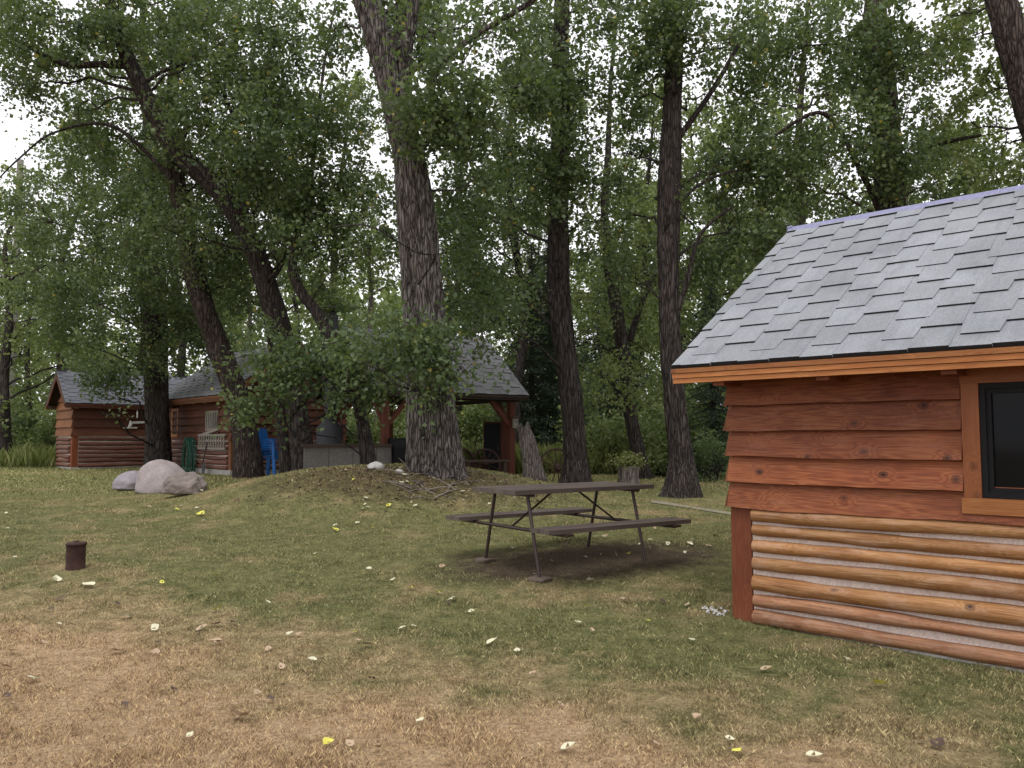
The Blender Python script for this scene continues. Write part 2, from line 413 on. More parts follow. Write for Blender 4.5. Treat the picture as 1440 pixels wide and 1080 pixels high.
XS=np.linspace(-40,40,401); YS=np.linspace(0,60,301)
ZG=np.array([[gz(x,y) for x in XS] for y in YS])
def gz_np(x,y):
    u=np.clip((x+40)/80*400,0,399.999); v=np.clip(y/60*300,0,299.999)
    i=u.astype(int); j=v.astype(int); a=u-i; b=v-j
    return ZG[j,i]*(1-a)*(1-b)+ZG[j,i+1]*a*(1-b)+ZG[j+1,i]*(1-a)*b+ZG[j+1,i+1]*a*b
CABC=Vector((1.782,6.305)); CABU=Vector((.732,-.681)); CABN=Vector((.681,.732))
def keep_out(x,y):
    s=(x-CABC.x)*CABU.x+(y-CABC.y)*CABU.y; t=(x-CABC.x)*CABN.x+(y-CABC.y)*CABN.y
    k=(s>-.02)&(t>0.02)&(s<6)&(t<4)
    tt=((x-.75)/1.75)**2+((y-8.3)/.95)**2
    return k|((tt<.8)&(np.random.RandomState(3).rand(len(x))<.93))
def grass(name,label,n,dmin,dmax,hgt,wid,power,mat,seed,box=None,lean=.6):
    rs=np.random.RandomState(seed)
    if box: x=rs.uniform(box[0],box[1],n); y=rs.uniform(box[2],box[3],n)
    else:
        d=dmin+(dmax-dmin)*rs.rand(n)**power; th=rs.uniform(-.70,.70,n); y=d; x=d*th*1.02
    pn=np.array([noise.noise(Vector((a*2.3,b*2.3,1)))+.6*noise.noise(Vector((a*9,b*9,4))) for a,b in zip(x,y)])
    ok=(~keep_out(x,y))&(rs.rand(n)<.75+.8*pn); x=x[ok];y=y[ok];pn=pn[ok]; n=len(x)
    z=gz_np(x,y)-.004
    az=rs.uniform(0,2*PI,n); h=hgt*(.45+.75*rs.rand(n))*(1+.5*pn); w=wid*(.7+.6*rs.rand(n))*(1 if box else (.7+y*.07))
    l=h*lean*rs.uniform(.2,1.6,n); la=rs.uniform(0,2*PI,n)
    b=np.stack([x,y,z],1); s=np.stack([np.cos(az)*w,np.sin(az)*w,0*w],1)
    L=np.stack([np.cos(la)*l,np.sin(la)*l,h],1); Lm=np.stack([np.cos(la)*l*.3,np.sin(la)*l*.3,h*.6],1)
    V=np.stack([b-s,b+s,b+Lm+s*.7,b+L],1)
    o=quads_mesh(name,V,4,mat,rs.rand(n))
    return tag(o,label,'grass',kind='stuff')
grass('lawn_grass','short patchy lawn of dry straw and green blades round the picnic table',520000,3.0,15,.023,.00135,1.2,M_BLADE,1)
grass('far_lawn_grass','short yellowish lawn grass round the boulders and out to the little shed',110000,14,27,.035,.0045,1.0,M_BLADE,8)
grass('tall_grass','tall pale green meadow grass beyond the little shed at the left',45000,0,0,.55,.006,1,M_TALL,2,box=(-36,-13.9,25,38),lean=.35)
grass('sunlit_weeds','bright yellow-green weeds beyond the wagon wheels right of the pavilion',14000,0,0,.55,.006,1,M_TALL,15,box=(-1.2,4,20.6,24),lean=.4)
grass('tall_weeds','knee-high yellow-green weeds growing under the trees behind the pavilion',40000,0,0,.45,.008,1,M_TALL,5,box=(-1.5,16,23,34),lean=.4)

# ------------------------------------------------------------------ foliage + trees
def leaf_quads(rs,P,size,droop=.3,aspect=.42):
    n=len(P); a=rs.normal(size=(n,3)); a[:,2]-=droop; a/=np.linalg.norm(a,axis=1,keepdims=True)
    q=rs.normal(size=(n,3)); q[:,2]*=1.5; b=np.cross(a,q); b/=np.linalg.norm(b,axis=1,keepdims=True)+1e-9
    nn=np.cross(a,b); L=(size*rs.uniform(.65,1.3,n))[:,None]; w=L*aspect
    m_=P+a*L*.38
    return np.stack([P,m_+b*w+nn*L*.12,P+a*L,m_-b*w+nn*L*.12],1)
def clump(rs,c,r,n_tw,per,spread=.085,tl=.55):
    u=rs.normal(size=(n_tw,3)); u/=np.linalg.norm(u,axis=1,keepdims=True); rad=rs.rand(n_tw,1)**.45
    p0=c+u*rad*np.array(r)
    keep=np.array([noise.noise(Vector(p*1.1))+.35*noise.noise(Vector(p*2.7)) for p in p0])>-.01
    p0=p0[keep]; u=u[keep]; k=len(p0)
    if k==0: return np.zeros((0,3)),np.zeros(0),[]
    d=u*.8+rs.normal(size=(k,3))*.6; d[:,2]-=.25; d/=np.linalg.norm(d,axis=1,keepdims=True); ln=tl*rs.uniform(.5,1.3,k)
    t=rs.rand(k,per,1)
    P=p0[:,None,:]+d[:,None,:]*t*ln[:,None,None]+rs.normal(size=(k,per,3))*spread*(.4+t)
    tint=np.repeat(rs.rand(k),per)
    return P.reshape(-1,3),tint,[(p0[i],p0[i]+d[i]*ln[i]) for i in range(k)]
def bez(a,b,sag,n=7,jit=0,rs=None):
    mid=(a+b)/2+Vector(sag); out=[]
    for i in range(n):
        t=i/(n-1); p=a*(1-t)**2+mid*2*t*(1-t)+b*t*t
        if rs is not None and 0<i<n-1: p=p+Vector(rs.normal(size=3)*jit)
        out.append(p)
    return out
def resample(pts,rad,step):
    """Catmull-Rom through pts"""
    P=[Vector(p) for p in pts]; out=[];ro=[]
    for i in range(len(P)-1):
        p0=P[max(i-1,0)];p1=P[i];p2=P[i+1];p3=P[min(i+2,len(P)-1)]
        n=max(1,int((p2-p1).length/step))
        for k in range(n):
            t=k/n; t2=t*t;t3=t2*t
            out.append(.5*((2*p1)+(p2-p0)*t+(2*p0-5*p1+4*p2-p3)*t2+(3*p1-p0-3*p2+p3)*t3)); ro.append(rad[i]+(rad[i+1]-rad[i])*t)
    out.append(P[-1]);ro.append(rad[-1]); return out,ro
def trunk_mesh(mb,pts,rad,n,step,furrow=.018,flare=.0,seed=0,mat=0):
    P,Rr=resample(pts,rad,step); verts=[];ref=Vector((1,0,0)); m_=len(P)
    for i in range(m_):
        t=(P[min(i+1,m_-1)]-P[max(i-1,0)]).normalized(); ref=(ref-t*ref.dot(t)).normalized(); bb=t.cross(ref)
        hgt=(P[i]-P[0]).length
        for k in range(n):
            a=2*PI*k/n; r=Rr[i]; ca,sa=math.cos(a),math.sin(a)
            if flare:
                lob=.5+.5*noise.noise(Vector((ca*1.6+seed,sa*1.6,2)))*1.8
                r+=flare*math.exp(-hgt/.28)*(.45+lob)
            kk=max(3,r*22)
            nz=noise.noise(Vector((ca*kk+seed,sa*kk,hgt*2.3)))
            n2=noise.noise(Vector((ca*1.7+seed,sa*1.7,hgt*1.1)))
            r+= furrow*(.35-abs(nz)*2.2*1.0)+ r*.09*n2
            verts.append(P[i]+(ref*ca+bb*sa)*r)
    faces=[];uvs=[]
    for i in range(m_-1):
        for k in range(n):
            k2=(k+1)%n; faces.append((i*n+k,i*n+k2,(i+1)*n+k2,(i+1)*n+k)); uvs.append([(0,0)]*4)
    mb.add(verts,faces,mat,.5,(1,0,0),True,uvs)
    return P,Rr
def add_crown(root,rs,clumps,mb,tp,tr,dens,lsize,leafm,limb_r=.045,twigs=True,limbs=True,name='crown',per=17):
    """clumps: list of (center Vector, (rx,ry,rz)) in root-local space; tp trunk points local"""
    LP=[];LT=[]
    for c,r in clumps:
        vol=(r[0]*r[1]*r[2])**(1/3.)
        if limbs:
            best=None
            for i,p in enumerate(tp):
                if p.z>c.z-.12*(c-p).length: continue
                dd=(c-p).length+abs((c.z-p.z)-.5*(c.xy-p.xy).length)*.6
                if i and (best is None or dd<best[0]): best=(dd,i)
            if best is None: best=(0,max(range(len(tp)),key=lambda i:-(tp[i]-c).length))
            a=tp[best[1]]; Lh=(c-a).length; r0=min(tr[best[1]]*.55,limb_r*(.5+.16*Lh))
            pts=bez(a,c,(0,0,.12*Lh),8,.05,rs)
            mb.tube(pts,[r0*(1-.78*i/7) for i in range(8)],7,0,.5,cap=False)
            for _ in range(5):
                e=c+Vector(rs.normal(size=3))*.55*vol; st=pts[3+rs.randint(5)]
                mb.tube(bez(st,e,(0,0,.08),5,.04,rs),[r0*.33,r0*.27,r0*.2,r0*.14,r0*.06],5,0,.5,cap=False)
        n_tw=int(dens*vol*vol*8.6)+5
        P,t,tw=clump(rs,np.array(c),r,n_tw,per)
        LP.append(P);LT.append(t)
        if twigs:
            for a,b in tw[::2]:
                mb.tube([a,b],[.006,.003],3,0,.5,cap=False)
    P=np.concatenate(LP);T=np.concatenate(LT)
    Q=leaf_quads(rs,P,lsize)
    rnd=np.clip(T*.55+rs.rand(len(P))*.45,0,1); rnd=np.where(rs.rand(len(P))<.006,.995,rnd*.96)
    return quads_mesh(name,Q,4,leafm,rnd,root)

def big_tree(name,label,path,clumps,seed,barkm=M_BARK,leafm=M_LEAF,n=40,step=.07,flare=.12,dens=17,lsize=.082,per=27,limb_r=.038,extra=(),group=None,furrow=.018,cat='tree',extend=True):
    """path: list of (px,py,width_px,depth); clumps: (px,py,rx,ry,depth)"""
    rs=np.random.RandomState(seed)
    base=W(path[0][0],path[0][1],path[0][3]); bz=gz(base.x,base.y)
    root=empty(name,(base.x,base.y,bz),0,label,cat,group); O=Vector(root.location)
    pts=[W(p[0],p[1],p[3])-O for p in path]; rad=[p[2]/2/F*p[3] for p in path]
    pts[0].z=-.12
    if extend:
        d=(pts[-1]-pts[-2]).normalized(); d=(d+Vector((0,0,.5))).normalized()
        pts.append(pts[-1]+d*2.0); rad.append(rad[-1]*.6); pts.append(pts[-1]+d*2.2+Vector((.2,0,.2))); rad.append(rad[-1]*.25)
    mb=MB(); tp,tr=trunk_mesh(mb,pts,rad,n,step,furrow,flare,seed)
    for e in extra:
        ep=[W(p[0],p[1],p[3])-O for p in e]; er=[p[2]/2/F*p[3] for p in e]
        t2,r2=trunk_mesh(mb,ep,er,max(12,n//2),step*1.5,furrow*.6,0,seed+3)
    cl=[]
    for c in clumps:
        px,py,rx,ry,d=c[:5]; C=W(px,py,d)-O; cl.append((C,(rx/F*d*1.15,rx/F*d*.95,ry/F*d*1.12)))
    add_crown(root,rs,cl,mb,tp,tr,dens,lsize,leafm,per=per,limb_r=limb_r)
    mb.build('trunk',barkm,root)
    return root

def J(rs,lst,d,dd=1.2):
    out=[]
    for t in lst:
        off=t[4] if len(t)>4 else rs.uniform(-dd,dd)
        out.append((t[0],t[1],t[2],t[3],d+off))
    return out
rj=np.random.RandomState(11)
big_tree('cottonwood_tree','thick straight cottonwood between the little shed and the middle cabin, behind the boulders',
  [(222,664,38,22),(221,600,32,22),(219,520,32,22),(217,450,36,22),(214,380,34,22.1),(208,300,26,22.2),(212,200,20,22.3),(205,120,14,22.3)],
  J(rj,[(130,420,60,45,-1),(250,390,70,50,-1.5),(190,320,80,50),(95,330,60,40),(165,495,62,36,-1.5),(265,480,55,38,-.8),(60,400,45,40),(230,250,80,45),(130,240,70,45),(110,480,45,32,0),(205,440,60,40,-1.6),(150,545,26,14,-2),(142,580,10,18,-2.2),(300,430,60,40,0),(30,300,45,40,1)],22),
  21,dens=20,barkm=M_BARKD)
big_tree('cottonwood_tree','dark cottonwood trunk curving up to the left beside the corner of the middle cabin',
  [(350,676,44,19),(346,620,34,19),(331,550,32,19),(308,490,31,19),(286,430,29,18.8),(268,360,27,18.6),(257,300,24,18.5),(246,230,22,18.4),(240,150,18,18.4),(250,60,13,18.4)],
  J(rj,[(240,190,80,50),(160,190,70,45),(300,330,70,50),(190,280,70,45),(330,400,60,45),(200,370,60,40),(265,90,90,55),(150,110,80,50),(350,240,70,50),(290,20,90,50),(380,310,60,50)],18.5),
  22,barkm=M_BARKB,dens=19,flare=.06)
big_tree('cottonwood_tree','long cottonwood trunk leaning far over to the left from beside the mound',
  [(429,668,34,16.4),(421,600,30,16.4),(403,500,31,16.4),(382,420,29,16.2),(352,340,28,16),(310,272,28,15.7),(262,225,27,15.5),(222,170,25,15.3),(190,105,22,15.1),(165,40,18,15)],
  J(rj,[(90,30,90,45),(180,20,90,45),(60,95,60,35),(320,60,90,55),(395,130,60,55),(340,170,80,55),(420,240,70,55),(470,310,65,50),(400,330,60,45),(290,140,80,50),(110,150,55,30),(20,30,50,50),(440,160,50,45),(420,30,60,35),(515,250,50,60),(500,180,40,50),(250,10,80,40),(20,120,30,15),(370,240,50,34,-1.2),(440,300,45,36,-1.2),(170,20,60,30,-1.2),(230,320,50,26,-1),(360,190,60,40,-1.4)],15.6),
  23,barkm=M_BARKD,dens=20,flare=.03,extra=[[(185,92,14,15.1),(140,90,10,15),(90,90,7,14.9),(30,60,5,14.8)],[(240,250,7,15.6),(160,178,5,15.2),(80,185,3.4,15),(30,220,2.4,14.8),(-10,260,1.6,14.6)],[(345,330,8,16),(310,240,6,15.6),(330,180,6,15.4),(305,110,5,15.2)]])
big_tree('slender_tree','slender dark tree close behind the left-leaning cottonwood',
  [(404,660,18,18),(392,560,14,18),(382,480,13,18),(370,420,12,18),(350,350,10,18),(345,270,8,18),(350,200,6,18)],
  J(rj,[(340,300,60,45),(300,250,50,40),(390,230,60,40),(370,150,60,50),(430,420,45,40)],18),24,barkm=M_BARKD,n=16,step=.12,flare=.02,dens=17,furrow=.008)
big_tree('crooked_tree','crooked thin S-shaped tree in front of the pavilion chimney',
  [(520,664,25,15.2),(514,620,19,15.2),(505,570,17,15.1),(490,520,17,15),(466,478,18,15),(446,440,16,15),(424,412,15,15),(412,380,14,15),(416,340,11,15),(430,290,8,15),(440,230,6,15)],
  J(rj,[(430,320,70,40),(505,350,45,30),(440,520,60,30,-1),(395,550,40,28,-1.2),(500,500,60,28,-1.2),(350,560,26,18,-1.3),(470,545,55,22,-1),(525,300,50,50),(560,500,50,24,-1.3),(380,500,45,28,-.6),(540,530,40,18,-1.3)],15),
  25,barkm=M_BARKD,leafm=M_LEAF,limb_r=.018,n=20,step=.08,flare=.05,dens=18,furrow=.01,extra=[[(440,600,3,14.2),(425,620,4,14.3),(408,590,5,14.6),(470,520,7,14.9)],[(420,600,3,14.2),(470,575,5,14.6),(498,540,7,15.1)]])
big_tree('big_cottonwood_tree','huge twin-stemmed cottonwood standing on the leaf-strewn mound',
  [(627,672,56,12.5),(622,610,46,12.5),(615,540,43,12.5),(607,460,42,12.5),(600,380,41,12.5),(591,300,41,12.5),(577,225,43,12.5),(558,150,41,12.4),(540,80,40,12.4),(516,0,38,12.3),(500,-70,33,12.2)],
  J(rj,[(650,140,70,45),(610,50,70,40),(700,50,65,40),(640,190,55,35),(690,110,55,35),(520,30,50,40,.8),(470,40,40,25,1),(580,20,60,40),(620,492,46,28,-.9),(560,478,50,24,-.8),(520,515,50,24,-.8),(640,490,40,26,-1),(580,545,26,10,-.9),(740,120,35,30),(600,150,42,40,-.9),(655,520,22,14,-.7),(720,10,60,30),(670,260,40,26,.8)],12.5),
  26,n=88,step=.05,flare=.10,dens=30,lsize=.078,furrow=.03,
  extra=[[(593,672,46,12.6),(590,600,37,12.65),(586,520,33,12.75),(581,440,31,12.9),(576,350,31,13.0),(572,270,32,13.1),(566,190,28,13.2),(560,100,22,13.3),(565,0,18,13.4)],
         [(575,170,20,12.4),(570,120,19,12.3),(572,70,18,12.2),(580,20,17,12.1),(584,-30,14,12)],
         [(600,130,10,12.3),(622,89,9,12.1),(665,52,8,11.9),(705,28,7.5,11.7),(747,2,7,11.5),(780,-30,5,11.4)],
         [(588,400,3,12.2),(612,360,2.4,11.9),(585,355,2,11.8),(520,318,1.6,11.6),(470,320,1.2,11.6)]])
big_tree('cottonwood_tree','tall cottonwood behind the picnic table with leaves all up its stem',
  [(809,694,42,15.3),(809,645,31,15.3),(806,590,31,15.3),(797,510,31,15.3),(787,430,32,15.3),(785,350,30,15.3),(786,270,28,15.3),(789,180,27,15.3),(788,90,25,15.3),(790,0,22,15.3)],
  J(rj,[(795,50,70,50),(780,160,62,45),(793,250,42,40,-1),(720,280,50,35),(850,110,50,45),(842,310,48,42),(700,370,55,38),(690,450,50,38),(740,420,40,30),(780,355,34,28,-1),(845,220,45,40),(735,150,45,40),(790,110,40,50,-1),(790,20,40,40,-1),(783,210,36,40,-1.1),(650,300,40,35,1),(850,10,50,35),(725,210,42,24),(655,400,45,40,1.5)],15.3),
  27,barkm=M_BARKD,n=56,step=.07,flare=.12,dens=19,furrow=.025)
big_tree('cottonwood_tree','tall bare-stemmed dark cottonwood standing left of the red cabin',
  [(958,712,48,13.6),(958,650,33,13.6),(951,590,30,13.6),(944,500,30,13.6),(941,420,29,13.6),(940,340,31,13.6),(942,250,33,13.6),(945,160,27,13.6),(948,80,25,13.6),(948,-10,22,13.6)],
  J(rj,[(965,60,60,45),(900,50,55,42),(1010,140,55,45,.8),(880,220,45,38,1.2),(1010,240,55,42,1),(1040,320,55,42,1),(990,380,40,36,1.2),(895,400,48,45,1.4),(1000,460,32,36,1.4),(870,300,45,40,1.5),(1060,60,60,50,1),(900,140,45,36,1),(950,90,30,50,-.8),(945,10,40,40,-.8),(943,300,14,30,-.4),(1080,230,50,36,1)],13.6),
  28,barkm=M_BARKD,n=48,step=.07,flare=.12,dens=19,furrow=.02,extra=[[(943,470,9,13.6),(965,400,7,13.4),(985,330,5,13.3),(1030,290,3,13.2)],[(950,200,9,13.6),(1000,130,7,13.4),(1040,60,5,13.3)]])
big_tree('cottonwood_tree','leafy cottonwood rising behind the grey roof of the red cabin',
  [(1262,690,46,14.5),(1258,500,42,14.5),(1253,400,41,14.5),(1252,280,40,14.5),(1247,200,39,14.5),(1240,120,37,14.5),(1233,50,34,14.5),(1230,-20,28,14.5)],
  J(rj,[(1190,70,80,50),(1290,60,75,45),(1150,160,70,45),(1235,190,58,42,-1),(1320,150,70,45),(1100,250,60,38),(1200,270,70,32,.8),(1330,250,75,35,.5),(1100,60,60,50),(1240,20,70,40,-1),(1270,120,55,40,-.9),(1245,90,40,50,-1),(1250,250,34,26,-.8),(1110,330,50,32),(1060,400,45,40,1)],14.5),
  29,barkm=M_BARKB,n=40,step=.1,flare=.1,dens=19,leafm=M_LEAF,extra=[[(1250,330,9,14.5),(1215,250,8,14.2),(1160,160,6,14),(1090,190,4,13.8)],[(1250,260,8,14.5),(1300,210,7,14.3),(1380,190,4,14)]])
big_tree('cottonwood_tree','trunk leaning in from the top right corner above the cabin roof',
  [(1560,640,62,12),(1530,400,54,12),(1490,260,50,12),(1452,150,46,12),(1428,70,43,12),(1408,0,40,12),(1390,-70,34,12)],
  J(rj,[(1370,50,45,40,.8),(1400,200,45,40,1.4),(1330,20,50,36,1),(1440,230,55,26,1),(1390,130,30,30,1.5),(1480,60,60,60),(1370,180,50,40,2)],12),
  30,barkm=M_BARKB,n=40,step=.1,dens=18,leafm=M_LEAFL)
big_tree('leaning_tree','leaning dark tree between the two tall cottonwoods right of the table',
  [(908,690,26,18.5),(898,640,20,18.5),(886,580,19,18.5),(878,510,19,18.5),(868,440,18,18.5),(858,380,16,18.5),(850,300,12,18.5),(855,220,9,18.5)],
  J(rj,[(850,420,50,40),(880,330,50,40),(900,480,45,45),(830,480,40,40),(840,260,50,40),(860,540,36,30)],18.5),31,barkm=M_BARKD,leafm=M_LEAFL,n=20,step=.12,dens=14,flare=.05,
  extra=[[(885,480,10,18.5),(905,420,8,18.4),(925,380,5,18.3)]])

# snag
def snag():
    b=W(748,686,15.8); root=empty('broken_snag',(b.x,b.y,gz(b.x,b.y)),0,'short grey broken tree snag leaning beside the right pavilion post','snag')
    O=Vector(root.location); mb=MB()
    path=[(752,690,32,15.8),(749,660,26,15.8),(744,630,23,15.8),(739,610,20,15.8),(737,603,16,15.8)]
    pts=[W(p[0],p[1],p[3])-O for p in path]; pts[0].z=-.1
    tp,tr=trunk_mesh(mb,pts,[p[2]/2/F*p[3] for p in path],40,.05,.022,.08,77)
    rs=np.random.RandomState(5); top=tp[-1]
    for k in range(12):
        a=k/12*2*PI; q=top+Vector((math.cos(a)*.1,math.sin(a)*.1,-.05)); mb.bar(q,q+Vector((rs.normal()*.03,rs.normal()*.03,.08+.1*rs.rand())),.05,.03)
    mb.build('trunk',M_BARKG,root)
snag()

# ------------------------------------------------------------------ background woods (shared meshes)
def proto_tree(seed,hgt,crown_r,nclump,leafm,barkm,low=.25,lsize=.12,dens=3.7):
    rs=np.random.RandomState(seed); mb=MB(); pts=[Vector((0,0,-.2))]; x=y=0
    for k in range(1,7):
        x+=rs.normal()*.22;y+=rs.normal()*.22; pts.append(Vector((x,y,hgt*k/6.3)))
    rad=[.19,.16,.14,.12,.09,.06,.02]
    tp,tr=trunk_mesh(mb,pts,rad,12,.45,.012,.06,seed)
    cl=[]
    for k in range(nclump):
        t=low+(1-low)*rs.rand()**.85; z=hgt*t; rr=crown_r*math.sin(PI*min(1,max(.12,(t-low)/(1-low)*.85+.12)))**.6
        a=rs.uniform(0,2*PI); q=rr*rs.rand()**.6; s=rs.uniform(.55,1.05)
        cl.append((Vector((math.cos(a)*q+x*t,math.sin(a)*q+y*t,z)),(s,s,s*.75)))
    root=empty('t'); cr=add_crown(root,rs,cl,mb,tp,tr,dens,lsize,leafm,twigs=False)
    tk=mb.build('trunk',barkm,root)
    a,b=cr.data,tk.data
    for o in (cr,tk,root): bpy.data.objects.remove(o)
    return a,b
PROT=[proto_tree(101,12,2.2,34,M_LEAFL,M_BARKD),proto_tree(102,14,2.4,38,M_LEAFL,M_BARKD,.3),proto_tree(103,10,2.0,30,M_LEAFL,M_BARKG,.2),proto_tree(104,13,2.3,32,M_LEAF,M_BARKD,.38),proto_tree(105,9,2.4,30,M_LEAFL,M_BARKD,.15)]
def conifer(seed,hgt=9):
    rs=np.random.RandomState(seed); mb=MB(); mb.tube([(0,0,-.2),(0,0,hgt*.5),(0,0,hgt)],[.16,.1,.02],10,0)
    LP=[]
    z=.5
    while z<hgt:
        R0=(hgt-z)/hgt*2.1+.1
        for k in range(7):
            a=rs.uniform(0,2*PI); e=Vector((math.cos(a)*R0,math.sin(a)*R0,z-.25*R0)); 
            mb.tube([(0,0,z),e],[.025,.006],4,0,cap=False)
            n=int(120*R0); t=rs.rand(n,1)**.8; P=np.array([0,0,z])*(1-t)+np.array(e)*t+rs.normal(size=(n,3))*np.array([.13,.13,.07]); P[:,2]-=.05
            LP.append(P)
        z+=.27
    P=np.concatenate(LP); Q=leaf_quads(rs,P,.11,.3,.12); a=quads_mesh('crown',Q,4,M_CONIF,rs.rand(len(P)),False)
    tk=mb.build('trunk',M_BARKD); b=tk.data; bpy.data.objects.remove(tk); return a,b
CON=conifer(7)
def place(name,label,cat,group,data,x,y,rz,sc):
    r=empty(name,(x,y,gz(x,y) if y<60 else prof(y)),rz,label,cat,group); r.scale=(sc,sc,sc)
    link('crown',data[0],r); link('trunk',data[1],r); return r
rb=random.Random(5)
def bg(px,d): return ((px-720)/F*d, d)
def region(px):
    if px<60: return 'at the far left edge beyond the meadow grass'
    if px<330: return 'behind the little shed and the middle cabin'
    if px<560: return 'behind the middle cabin and the pavilion chimney'
    if px<760: return 'behind the pavilion roof'
    if px<1000: return 'behind the wagon wheels and the planter stump'
    return 'behind the red cabin'
spots=[(-120,30,0),(-40,34,2),(15,27,4),(60,38,0),(110,33,0),(150,44,2),(190,36,0),(245,32,3),(300,39,0),(345,33,2),(400,42,0),(440,31,1),(540,33,2),(610,33,0),(640,27,3),(665,38,2),(700,30,0),(729,25,3),(745,36,0),(770,44,2),(815,29,0),(845,36,4),(880,26,1),(905,33,0),(935,42,2),(975,28,1),(1000,23,4),(1020,36,0),(1060,30,3),(1090,24,1),(1110,40,0),(1150,31,2),(1190,26,4),(1210,38,0),(1270,32,3),(1310,27,0),(1340,38,2),(1390,30,1),(1420,40,0),(1460,26,0),(1520,33,2),(-200,36,1)]
for px,d,k in spots:
    x,y=bg(px,d); s=rb.uniform(.85,1.15)
    nm=['pale green','tall narrow','small light-leaved','darker green','low spreading'][k]
    place('woodland_tree','%s woodland tree standing %s'%(nm,region(px)),'tree','trees in the woods beyond the clearing',PROT[k],x,y,rb.uniform(0,6.28),s)
for px,d,s in ((775,27,.9),(748,26,.8),(1003,19,.55),(860,24,.8)):
    x,y=bg(px,d)
    place('spruce_tree',{775:'dark spruce showing between the snag and the tall leafy cottonwood',748:'dark spruce further back behind the right pavilion post',1003:'small dark spruce just left of the red cabin corner',860:'dark spruce behind the leaning tree'}[px],'spruce','spruces among the trees',CON,x,y,rb.uniform(0,6),s)
def bush_mesh(seed,leafm,lsize=.09,w=1.1):
    rs=np.random.RandomState(seed); LP=[];LT=[];mb=MB()
    for k in range(14):
        a=rs.uniform(0,2*PI);q=w*rs.rand()**.5*.8; c=Vector((math.cos(a)*q,math.sin(a)*q,rs.uniform(.25,1.5)*(1.1-q*.4)))
        mb.tube(bez(Vector((rs.normal()*.08,rs.normal()*.08,-.05)),c,(0,0,.25),6,.03,rs),[.018,.015,.012,.009,.006,.003],5,0,cap=False)
        P,t,_=clump(rs,np.array(c),(.5,.5,.42),22,15,.07,.4); LP.append(P);LT.append(t)
    P=np.concatenate(LP);T=np.concatenate(LT); Q=leaf_quads(rs,P,lsize); a=quads_mesh('foliage',Q,4,leafm,np.clip(T*.5+rs.rand(len(P))*.5,0,1)*.97,False)
    o=mb.build('stems',M_BARKD); b=o.data; bpy.data.objects.remove(o); return a,b
BU=[bush_mesh(1,M_LEAFL),bush_mesh(2,M_LEAFL),bush_mesh(3,M_LEAF),bush_mesh(4,M_LEAFL,.07)]
bsp=[(-30,29,1,1.3),(20,30,2,1.4),(60,31,1,1.3),(95,30,0,1.4),(130,32,0,1.6),(180,31,1,1.5),(230,30,0,1.6),(300,29,1,1.5),(420,26,1,1.2),(455,24,2,1),(490,25,1,1.1),(530,25,1,1.1),(565,26,3,1.2),(600,27,0,1.3),(640,26,0,1.3),(665,27,3,1.3),(690,26,0,1.3),(715,30,1,1.4),(800,33,0,1.4),(830,23,1,1.1),(850,21,0,1),(870,22,2,1.0),(900,23,0,1.2),(925,20,1,1.0),(940,24,3,1.4),(985,20,1,1),(1000,17.5,2,.7),(1010,22,0,1.3),(1050,22,1,1.2),(1100,24,0,1.3),(1160,23,1,1.3),(1230,24,0,1.3),(880,28,0,1.7),(760,31,0,1.8),(680,34,3,1.9),(620,35,0,1.9),(830,33,3,1.9),(960,31,0,1.9),(920,27,1,1.5)]
for px,d,k,s in bsp:
    x,y=bg(px,d); nm=['light green','broad bushy','darker green','fine-leaved pale'][k]
    r=empty('shrub',(x,y,gz(x,y)),rb.uniform(0,6),'%s shrub in the undergrowth %s'%(nm,region(px)),'shrub','shrubs of the undergrowth'); r.scale=(s,s,s)
    link('foliage',BU[k][0],r); link('stems',BU[k][1],r)
# far wood: one mass
def far_wood():
    rs=np.random.RandomState(9); LP=[];LT=[]
    for k in range(330):
        a=rs.uniform(-.9,.9); d=rs.uniform(50,72); x=d*a; z=prof(d)+ (rs.rand()**1.6)*12; s=rs.uniform(1.6,3)
        P,t,_=clump(rs,np.array((x,d,z)),(s,s,s*.8),80,10,.25,1.2); LP.append(P);LT.append(t)
    P=np.concatenate(LP);T=np.concatenate(LT); Q=leaf_quads(rs,P,.34)
    o=quads_mesh('far_woods',Q,4,M_LEAFL,np.clip(T*.5+rs.rand(len(P))*.5,0,1)*.95)
    tag(o,'far-off mass of green woodland closing the view behind all the trees','woods',kind='stuff')
far_wood()

# ------------------------------------------------------------------ buildings
rw=random.Random(8)
def board(mb,s0b,s1b,s0t,s1t,z0,z1,ob,ot,th,mat=0,wav=.009,seg=.12):
    """lapped board: out at bottom ob, out at top ot"""
    n=max(1,int((s1b-s0b)/seg)) if s1b-s0b>.2 else 1
    rr=rw.random(); sd=rw.uniform(0,99); v=[];f=[]
    for i in range(n+1):
        t=i/n; sb=s0b+(s1b-s0b)*t; st=s0t+(s1t-s0t)*t
        zz=z0+wav*(noise.noise(Vector((sb*1.7+sd,0,0)))*1.6+noise.noise(Vector((sb*6+sd,5,0)))*.6)
        oo=ob+.004*noise.noise(Vector((sb*1.3+sd,9,0)))
        v+=[(sb,oo,zz),(st,ot,z1),(st,ot-th,z1),(sb,oo-th,zz)]
    for i in range(n):
        a=i*4;b=a+4
        f+=[(a,b,b+1,a+1),(a+1,b+1,b+2,a+2),(a+2,b+2,b+3,a+3),(a+3,b+3,b,a)]
    f+=[(0,1,2,3),(n*4+3,n*4+2,n*4+1,n*4)]
    mb.add(v,f,mat,rr,(1,0,0))
